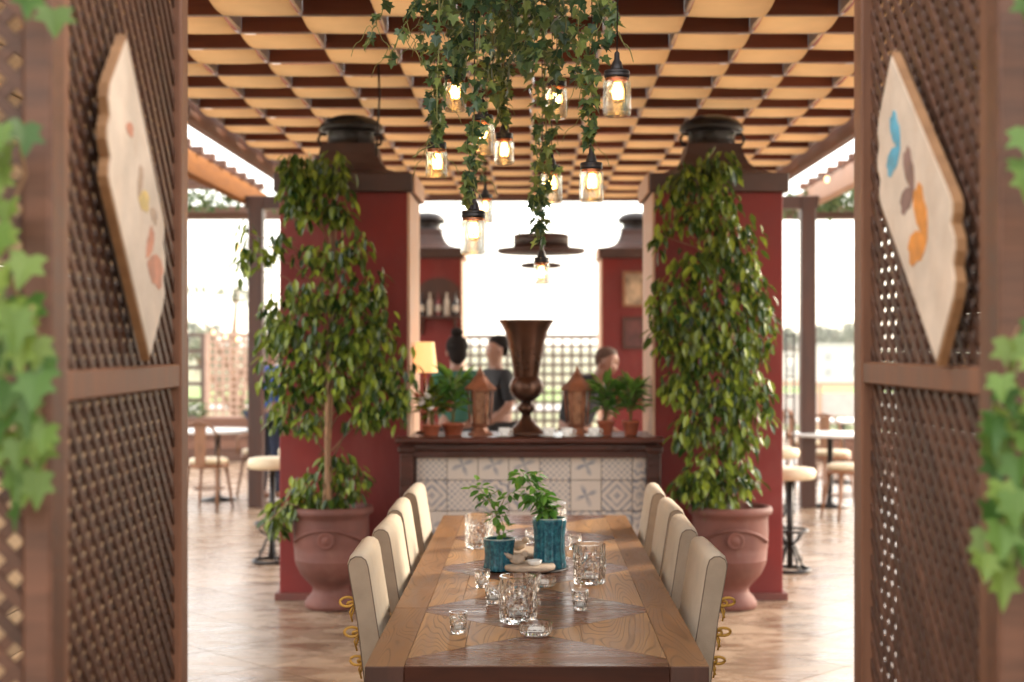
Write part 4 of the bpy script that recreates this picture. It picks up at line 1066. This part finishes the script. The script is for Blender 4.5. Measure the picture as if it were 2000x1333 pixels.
def blue_pot(px, py, r, h, lab, plant, seed):
    p = on_table(px, py, r); p.z = ZT+.0072; rg = random.Random(seed)
    t = thing("blue_pot", lab, "potted plant", p, 0, "ribbed blue pots on the table")
    pr = [(r*.97, 0), (r*.99, .004), (r*.94, h*.16), (r*.88, h*.45), (r*.90, h*.7), (r*.98, h*.93), (r*1.0, h*.965), (r*.985, h), (r*.9, h), (r*.86, h*.92), (.002, h*.9)]
    rf = lambda k, i, a: 1+(.028 if (i % 4) in (1, 2) else -.02)*(1 if 1 <= k <= 5 else 0)
    pot = obj("pot", B().lathe(pr[:9], 88, rf=rf, cap=False), M_glaze, t)
    obj("rim", B().tube([(r*.95*math.cos(a), r*.95*math.sin(a), h) for a in [2*math.pi*i/36 for i in range(36)]], .0035, 6, closed=True), mat("pale_rim", (.32, .42, .40), .3, .2, 30), pot)
    obj("soil", B().lathe([(.002, h*.9), (r*.89, h*.9)], 20, cap=False), M_soil, pot)
    lb = B(); leafquad(lb, Vector((0, 0, 0)), 1, 0, 0, 0, .62); lm = lb.mesh("basil_leaf", M_basil)
    kk = p.y/F; st = B()
    for (path, n, spread, ls) in plant:
        P = [Vector(((a-px)*kk, 0, h*.9+(py-b)*kk-h*.9)) for a, b in path]
        P = [Vector(((a-px)*kk, rg.uniform(-.01, .01), (H-(b-VY)*kk)-p.z)) for a, b in path]
        fine = []
        for i in range(len(P)-1):
            for q in range(6): fine.append(P[i].lerp(P[i+1], q/6))
        fine.append(P[-1]); st.tube(fine, [.0026*(1-.5*i/len(fine)) for i in range(len(fine))], 5)
        for _ in range(n):
            i = rg.randrange(len(fine)//4, len(fine)); f = i/len(fine); a = rg.uniform(0, 6.28); rr = spread*(.35+.65*f)*math.sqrt(rg.random())
            q = fine[i]+Vector((rr*math.cos(a), rr*math.sin(a), rg.uniform(-.6, .6)*rr))
            obj("leaf", lm, None, t, q, (rg.uniform(-.5, .5), rg.uniform(-.5, 1.1), a+rg.uniform(-.6, .6)), (ls*rg.uniform(.65, 1.15),)*3)
    obj("stem", st, M_twig, t)
blue_pot(975, 1121, .063, .122, "short ribbed blue pot with a loose sprawling herb",
         [([(978, 1055), (972, 1020), (965, 985), (945, 965), (930, 945)], 44, .042, .044), ([(980, 1055), (985, 1030), (975, 1005)], 20, .03, .042), ([(976, 1055), (968, 1010), (985, 975), (1000, 962)], 14, .022, .04), ([(960, 985), (950, 970), (975, 958)], 14, .03, .035)], 31)
blue_pot(1073, 1117, .068, .196, "tall ribbed blue pot with a dense herb leaning left",
         [([(1070, 1018), (1066, 995), (1055, 970), (1035, 945), (1020, 922)], 125, .058, .05), ([(1075, 1018), (1064, 1000), (1050, 980), (1030, 965)], 70, .05, .046), ([(1072, 1018), (1078, 1002), (1070, 985)], 26, .03, .028)], 32)
def stone_tray(px, py, lab, birdx, cand):
    p = on_table(px, py, .10); p.y -= .0; p.z = ZT+.0072; t = thing("stone_bird_tray", lab, "tray", p, 0, "stone bird trays on the table")
    obj("slab", B().lathe([(.085, 0), (.1, .006), (.103, .016), (.098, .025), (.09, .027), (.002, .024)], 40, rf=lambda k, i, a: 1+.02*math.sin(3*a+1)), M_stone, t)
    b = B(); M0 = Matrix.Translation((birdx, -.01, .045)) @ Matrix.Rotation(R(12), 4, 'Z')
    b.ell((0, 0, 0), (.032, .018, .02), M0, 14, 10)
    b.ell((.03, 0, .02), (.015, .013, .014), M0, 12, 8)
    b.tube([(-.02, 0, .004), (-.042, 0, .018), (-.06, 0, .032)], [.013, .009, .004], 7, M0); b.tube([(.042, 0, .02), (.053, 0, .018)], [.004, .001], 6, M0)
    b.tube([(0, 0, -.015), (0, 0, -.03)], .004, 5, M0)
    obj("bird", b, M_stone, t)
    if cand: obj("tealight_dish", B().lathe([(.02, .026), (.024, .028), (.030, .045), (.027, .045), (.02, .034), (.002, .033)], 20, cap=False), M_white, t, (.022, -.03, 0))
stone_tray(1033, 1126, "round pale stone tray with bird and white tealight, front one", -.045, True)
stone_tray(1022, 1096, "second pale stone bird tray, behind the front one", -.02, False)

# ---------------------------------------------------------------- jar lamps
def jar_lamp(label, px, ytop, ybot, d, seed):
    # ytop: top of the lid; ybot: bottom of the glass
    rg = random.Random(seed); k = d/F; p = at(px, ybot, d); t = thing("jar_lamp", label, "pendant lamp", p, rg.uniform(0, 1), "glass jar pendant lamps")
    h = (ybot-ytop)*k; r = .0425*min(1.0, h/.14) if h < .14 else .0425
    gl = h-.022
    rf = lambda q, i, a: (1+.035*math.cos(8*a)*(1 if 1 <= q <= 4 else 0))
    g = B().lathe([(r*.8, 0), (r*.97, .004), (r, .014), (r, gl*.5), (r, gl*.8), (r*.96, gl*.9), (r*.84, gl)], 40, rf=rf, cap=False)
    g.lathe([(.001, .006), (r*.75, .006), (r*.9, .012), (r*.92, gl*.8), (r*.8, gl)], 32, cap=False)
    g.lathe([(.001, 0.0), (r*.8, 0.0)], 40, cap=False)
    obj("jar", g, M_jar, t)
    lid = obj("lid", B().lathe([(r*.88, gl-.002), (r*.93, gl+.002), (r*.93, gl+.008), (r*.89, gl+.010), (r*.93, gl+.012), (r*.93, gl+.018), (r*.88, gl+.021), (r*.3, gl+.023)], 28), M_socket, t)
    obj("copper_ring", B().lathe([(r*.80, gl-.012), (r*.82, gl-.010), (r*.82, gl-.003), (r*.8, gl-.002)], 24, cap=False), M_copper, lid)
    obj("socket", B().lathe([(.020, gl+.022), (.019, gl+.028), (.015, gl+.045), (.009, gl+.055), (.008, gl+.075), (.004, gl+.08)], 18), M_socket, t)
    top = 3.29-p.z
    obj("cord", B().tube([(0, 0, gl+.078), (.004, 0, gl+.078+(top-gl)*.4), (0, 0, top)], .0022, 6), M_blackmetal, t)
    bu = obj("bulb", B().lathe([(.009, gl-.004), (.010, gl-.014), (.017, gl-.03), (.021, gl-.05), (.018, gl-.068), (.008, gl-.078), (.001, gl-.08)], 18, cap=False), M_bulbglass, t)
    fb = B()
    for q in range(6):
        a = q*math.pi/3; a2 = a+.5
        fb.tube([(.004*math.cos(a), .004*math.sin(a), gl-.02), (.010*math.cos(a2), .010*math.sin(a2), gl-.044), (.007*math.cos(a), .007*math.sin(a), gl-.066)], .0013, 4)
    obj("filament", fb, M_fil, bu)
JL = [("lowest jar lamp hanging at the front, below its long ivy strand", 925, 412, 499, 4.7), ("jar lamp hanging highest at the right edge of the bunch", 1205, 138, 228, 4.35),
      ("jar lamp below the right ivy strand", 1155, 318, 396, 4.95), ("jar lamp left of the one below the right ivy strand", 1077, 325, 399, 5.5),
      ("leftmost jar lamp of the bunch", 853, 278, 347, 4.75), ("jar lamp half hidden by ivy above the lowest front lamp", 943, 225, 306, 5.2),
      ("jar lamp in the middle, just right of the ivy-hidden one", 985, 260, 322, 5.5), ("upper jar lamp half covered by the longest ivy strand", 1087, 158, 233, 5.6),
      ("upper left jar lamp with only its glowing bottom below the ivy", 888, 145, 218, 5.2), ("small far jar lamp directly behind the lowest front lamp", 948, 380, 436, 7.6),
      ("jar lamp hanging before the brown tiered pendant", 1058, 503, 556, 6.2)]
for i, a in enumerate(JL): jar_lamp(*a, i)
tag(obj("hanging_cable", B().tube([(0, 0, 0), (.01, 0, -.25), (-.01, 0, -.62)], .007, 6), M_blackmetal, None, at(738, 105, 8.6)), "thin black cable with loose end hanging beside the left chimney hood", "cable")

# ---------------------------------------------------------------- bar stools
def stool(label, x, y, h):
    t = thing("bar_stool", label, "stool", (x, y, 0), 0, "iron bar stools")
    obj("seat_cushion", B().lathe([(.02, h-.085), (.17, h-.085), (.185, h-.07), (.188, h-.03), (.175, h-.006), (.14, h), (.01, h+.003)], 30), M_cushion, t)
    obj("pole", B().lathe([(.024, .02), (.024, h-.09)], 14), M_blackmetal, t)
    ba = B().tube([(.145*math.cos(a), .145*math.sin(a), .013) for a in [2*math.pi*i/36 for i in range(36)]], .0125, 8, closed=True)
    for k in range(4):
        a = k*math.pi/2+.4; ca, sa = math.cos(a), math.sin(a)
        ba.tube([(q*ca, q*sa, z) for q, z in ((.02, .20), (.05, .17), (.075, .10), (.10, .045), (.145, .016))], .009, 6)
        ba.tube([(q*ca, q*sa, z) for q, z in ((.075, .10), (.10, .10), (.105, .08), (.09, .07), (.08, .08))], .006, 6)
    obj("scroll_base", ba, M_blackmetal, t)
    rg = B().tube([(.13*math.cos(a), .13*math.sin(a), .30) for a in [2*math.pi*i/32 for i in range(32)]], .010, 8, closed=True)
    for k in range(4):
        a = k*math.pi/2+.4; rg.tube([(.02*math.cos(a), .02*math.sin(a), .2), (.07*math.cos(a), .07*math.sin(a), .22), (.13*math.cos(a), .13*math.sin(a), .30)], .008, 6)
    obj("foot_ring", rg, M_blackmetal, t)
stool("cream topped iron bar stool right of the right red pillar", 1.89, 10.42, .76)
stool("cream topped iron bar stool left of the left red pillar", -1.98, 10.85, .80)
stool("second bar stool behind the one left of the left pillar", -1.95, 12.0, .80)
stool("second bar stool behind the one right of the right pillar", 2.05, 11.9, .80)

# ---------------------------------------------------------------- far tables, chairs, planters
def round_table(label, x, y, r=.38):
    t = thing("cafe_table", label, "table", (x, y, 0), 0, "round cafe tables")
    obj("table_top", B().lathe([(r-.02, .725), (r, .73), (r, .755), (r-.01, .76), (.01, .76)], 36), M_white, t)
    obj("pedestal", B().lathe([(.2, 0), (.2, .015), (.04, .04), (.03, .1), (.03, .7), (.1, .725)], 20), M_blackmetal, t)
def bent_chair(label, x, y, rz, arms=False):
    t = thing("bentwood_chair", label, "chair", (x, y, 0), rz, "bentwood cafe chairs")
    obj("seat", B().lathe([(.19, .43), (.205, .44), (.205, .465), (.19, .475)], 24), M_chairwood, t)
    obj("seat_cushion", B().lathe([(.19, .476), (.2, .485), (.195, .51), (.17, .525), (.01, .53)], 24), M_cushion, t)
    for sx in (-1, 1):
        obj("leg", B().tube([(sx*.13, -.13, .44), (sx*.16, -.16, .2), (sx*.18, -.19, 0)], [.018, .016, .012], 8), M_chairwood, t)
        obj("leg", B().tube([(sx*.15, .15, .46), (sx*.165, .19, .2), (sx*.18, .23, 0)], [.018, .016, .012], 8), M_chairwood, t)
    hoop = [(-.17, .16, .45), (-.185, .20, .62), (-.18, .235, .78), (-.12, .26, .87), (0, .27, .9), (.12, .26, .87), (.18, .235, .78), (.185, .2, .62), (.17, .16, .45)]
    obj("back_hoop", B().tube(hoop, .015, 8), M_chairwood, t)
    obj("back_splat", B().prism([(-.05, .46), (.05, .46), (.06, .88), (-.06, .88)], .205, .225, axis='y'), M_chairwood, t)
    obj("leg_ring", B().tube([(.15*math.cos(a), .15*math.sin(a), .22) for a in [2*math.pi*i/24 for i in range(24)]], .009, 6, closed=True), M_chairwood, t)
    if arms:
        for sx in (-1, 1): obj("armrest", B().tube([(sx*.18, .2, .66), (sx*.23, .05, .67), (sx*.23, -.1, .66), (sx*.19, -.15, .47)], .015, 8), M_chairwood, t)
round_table("white round cafe table behind the left door edge", -3.36, 15.2); round_table("bright white round cafe table beyond the right post", 3.06, 14.6)
round_table("second white cafe table farther right behind the right post", 3.75, 17.2)
bent_chair("wooden armchair with cream seat near the left cafe table", -2.98, 15.6, R(-20), True)
bent_chair("dark chair in front of the left cafe table", -3.25, 14.3, R(170))
bent_chair("bentwood chair with cream seat at the right edge of the opening", 3.02, 13.6, R(-75))
bent_chair("bentwood chair beyond the right cafe table", 3.25, 15.4, R(10)); bent_chair("bentwood chair between the right post and stool", 2.55, 15.6, R(60))
bent_chair("bentwood chair far right at the second cafe table", 3.3, 17.0, R(100))
def planter(label, x, y, wd, seed, hh=.5):
    t = thing("planter_box", label, "planter", (x, y, 0), 0, "brown planter boxes")
    for k in range(4): obj("plank", B().box((0, 0, hh*(k+.5)/4), (wd, .4, hh/4-.008), bev=.004), M_beamx, t)
    fb = B(); rg = random.Random(seed)
    for k in range(5): foliage_blob(fb, (rg.uniform(-wd/2, wd/2)*.8, 0, hh+.1), (.16, .16, .15), 60, .08, (-.6, 1.2), rg)
    tag(obj("shrub_leaves", fb, M_bush, t), kind='stuff')
planter("brown planter box before the pale trellis on the left", -4.3, 20.6, 1.8, 1, .62); planter("brown planter box along the terrace edge on the right", 4.9, 20.5, 2.0, 2, .4)
def trellis(label, x0, x1, y, z0, z1, pitch, sw, m):
    t = thing("trellis_screen", label, "trellis", ((x0+x1)/2, y, 0), 0, "square trellis screens"); wd = x1-x0
    obj("frame", B().box((0, 0, z1), (wd+.1, .06, .06)).box((0, 0, z0), (wd+.1, .06, .06)).box((-wd/2-.02, 0, (z1)/2), (.07, .065, z1)).box((wd/2+.02, 0, z1/2), (.07, .065, z1)), m, t)
    vm = B().box((0, 0, (z0+z1)/2), (sw, .012, z1-z0-.07)).mesh("slat", m); hm = B().box((0, 0, 0), (wd-.04, .012, sw)).mesh("slat", m)
    n = int(wd/pitch)
    for k in range(1, n): obj("slat", vm, None, t, (-wd/2+k*wd/n, -.007, 0))
    n = int((z1-z0)/pitch)
    for k in range(1, n): obj("slat", hm, None, t, (0, .007, z0+k*(z1-z0)/n))
trellis("dark square trellis behind the bar with sky showing through", -1.55, 1.5, 20.5, .3, 1.78, .13, .04, M_trellisd)
trellis("pale pink square trellis on the far left", -5.0, -3.55, 22, .55, 1.82, .105, .045, M_trellis)
trellis("grey trellis fence at the far left edge of the terrace", -7.2, -5.15, 22.2, .3, 1.82, .24, .06, M_trellisd)
t = thing("metal_plant_stand", "slim dark metal ladder stand right of the right pillar", "stand", (2.53, 14.0, 0))
for x in (-.03, .05): obj("upright", B().tube([(x, 0, 0), (x, 0, 1.78)], .009, 6), M_blackmetal, t)
for k in range(9): obj("rung", B().tube([(-.03, 0, .15+k*.2), (.05, 0, .15+k*.2)], .007, 6), M_blackmetal, t)
rail = thing("terrace_railing", "low pale railing along the far right edge of the terrace", "railing", (7.2, 27.2, 0))
for k in range(5): obj("railing_post", B().box((-3.4+k*1.7, 0, .45), (.08, .08, .9)), M_beige, rail)
obj("top_rail", B().box((0, 0, .93), (7.2, .1, .06)), M_beige, rail); obj("lower_panel", B().box((0, 0, .45), (6.9, .03, .6)), mat("pale_panel", (.55, .52, .48), .5, .1), rail)

# ---------------------------------------------------------------- trees, buildings and lights far off
def tree(label, x, y, z0, h, cr, m, n, size, seed, group):
    rg = random.Random(seed); t = thing("tree", label, "tree", (x, y, z0), 0, group)
    tr = B().tube([(0, 0, 0), (.02*h, 0, h*.3), (-.02*h, 0, h*.6), (0, 0, h*.85)], [h*.022, h*.017, h*.011, h*.004], 8)
    for k in range(6):
        a = rg.uniform(0, 6.28); z = h*rg.uniform(.3, .6); tr.tube([(0, 0, z), (cr*.4*math.cos(a), cr*.4*math.sin(a), z+h*.15), (cr*.8*math.cos(a), cr*.8*math.sin(a), z+h*.25)], [h*.009, h*.006, h*.002], 6)
    obj("trunk", tr, M_bark, t)
    cb = B()
    for k in range(16):
        a = rg.uniform(0, 6.28); rr = cr*math.sqrt(rg.random())*.85; z = h*rg.uniform(.42, .95); q = cr*rg.uniform(.2, .36)
        foliage_blob(cb, (rr*math.cos(a), rr*math.sin(a), z), (q, q, q*.7), n//16, size, (-.5, 1.4), rg, .55)
    tag(obj("crown", cb, m, t), kind='stuff')
tree("silvery olive-like tree beyond the left terrace edge", -5.9, 28.5, -2.6, 6.4, 1.5, M_olive_haze, 1100, .14, 1, None)
k = 0
for px, d, h, lab in ((1545, 210, 7, "far tree beside the slim metal stand"), (1600, 230, 8, "far tree just right of the right post"), (1632, 215, 7.5, "far tree above the pale building"), (1660, 240, 8.5, "far tree at the right door edge"),
                      (1570, 250, 7, "far tree hidden partly by the right post"), (385, 220, 8, "far tree at the left door edge"), (430, 240, 7, "far tree beyond the pale trellis")):
    k += 1; tree(lab, (px-VX)*d/F, d, -2.6, h, h*.45, M_olive_haze, 700, .9, 10+k, "far trees on the horizon")  # pale leaf colour carries distance haze, on top of the haze volume
def building(label, px0, px1, d, h, m):
    x0, x1 = (px0-VX)*d/F, (px1-VX)*d/F; wd = x1-x0; t = thing("building", label, "building", ((x0+x1)/2, d, -2.6), 0, "pale buildings on the horizon")
    obj("wall", B().box((0, 4, h/2), (wd, 8, h)), m, t)
    obj("roof", B().box((0, 4, h+.12), (wd+.5, 8.5, .25)), m, t)
    wm = B().box((0, 0, 0), (.9, .06, 1.0)).mesh("window", mat("far_window", (.4, .4, .4), .3, .1))
    n = max(2, int(wd/2.2))
    for k in range(n):
        for z in (1.3, 3.0) if h > 3.5 else (1.3,): obj("window", wm, None, t, (-wd/2+(k+.5)*wd/n, -.02, z))
M_far = mat("white_render", (.75, .72, .68), .8, .06, .3)
building("long low white building beyond the lawn on the right", 1590, 1700, 160, 4.2, M_far); building("white building left of the right post on the horizon", 1490, 1560, 175, 3.2, M_far)
def bulb_string(label, a, b, n, sag, gl, group):
    t = thing("string_lights", label, "string lights", a, 0, group); d = b-a
    pts = [d*(i/20)+Vector((0, 0, -sag*4*(i/20)*(1-i/20))) for i in range(21)]
    obj("wire", B().tube(pts, .004, 5), M_blackmetal, t)
    bm = B().ell((0, 0, -.03), (.022, .022, .03), None, 10, 8).mesh("bulb", gl)
    for i in range(n):
        f = (i+.5)/n; obj("bulb", bm, None, t, d*f+Vector((0, 0, -sag*4*f*(1-f))))
bulb_string("warm string lights near the pale trellis on the left", at(405, 640, 21), at(545, 655, 21.5), 6, .1, M_lightbulb, "string lights")
bulb_string("warm string lights against the left pergola post", at(455, 470, 15), at(545, 470, 15.2), 4, .12, M_lightbulb, "string lights")
bulb_string("small string lights under the right side beam", at(1653, 318, 11), at(1585, 345, 14), 1, .05, M_lightbulb, "string lights")

# ---------------------------------------------------------------- the air
def haze():
    m = bpy.data.materials.new("pale_haze"); m.use_nodes = True; t = m.node_tree; t.nodes.remove(t.nodes["Principled BSDF"])
    v = t.nodes.new("ShaderNodeVolumePrincipled"); v.inputs['Color'].default_value = (0.93, 0.94, 0.96, 1); v.inputs['Density'].default_value = 0.0005
    v.inputs['Anisotropy'].default_value = 0.2
    t.links.new(v.outputs[0], t.nodes['Material Output'].inputs['Volume'])
    tag(obj("haze", B().box((0, 190, 1.2), (700, 420, 9.6)), m), kind='stuff')
haze()
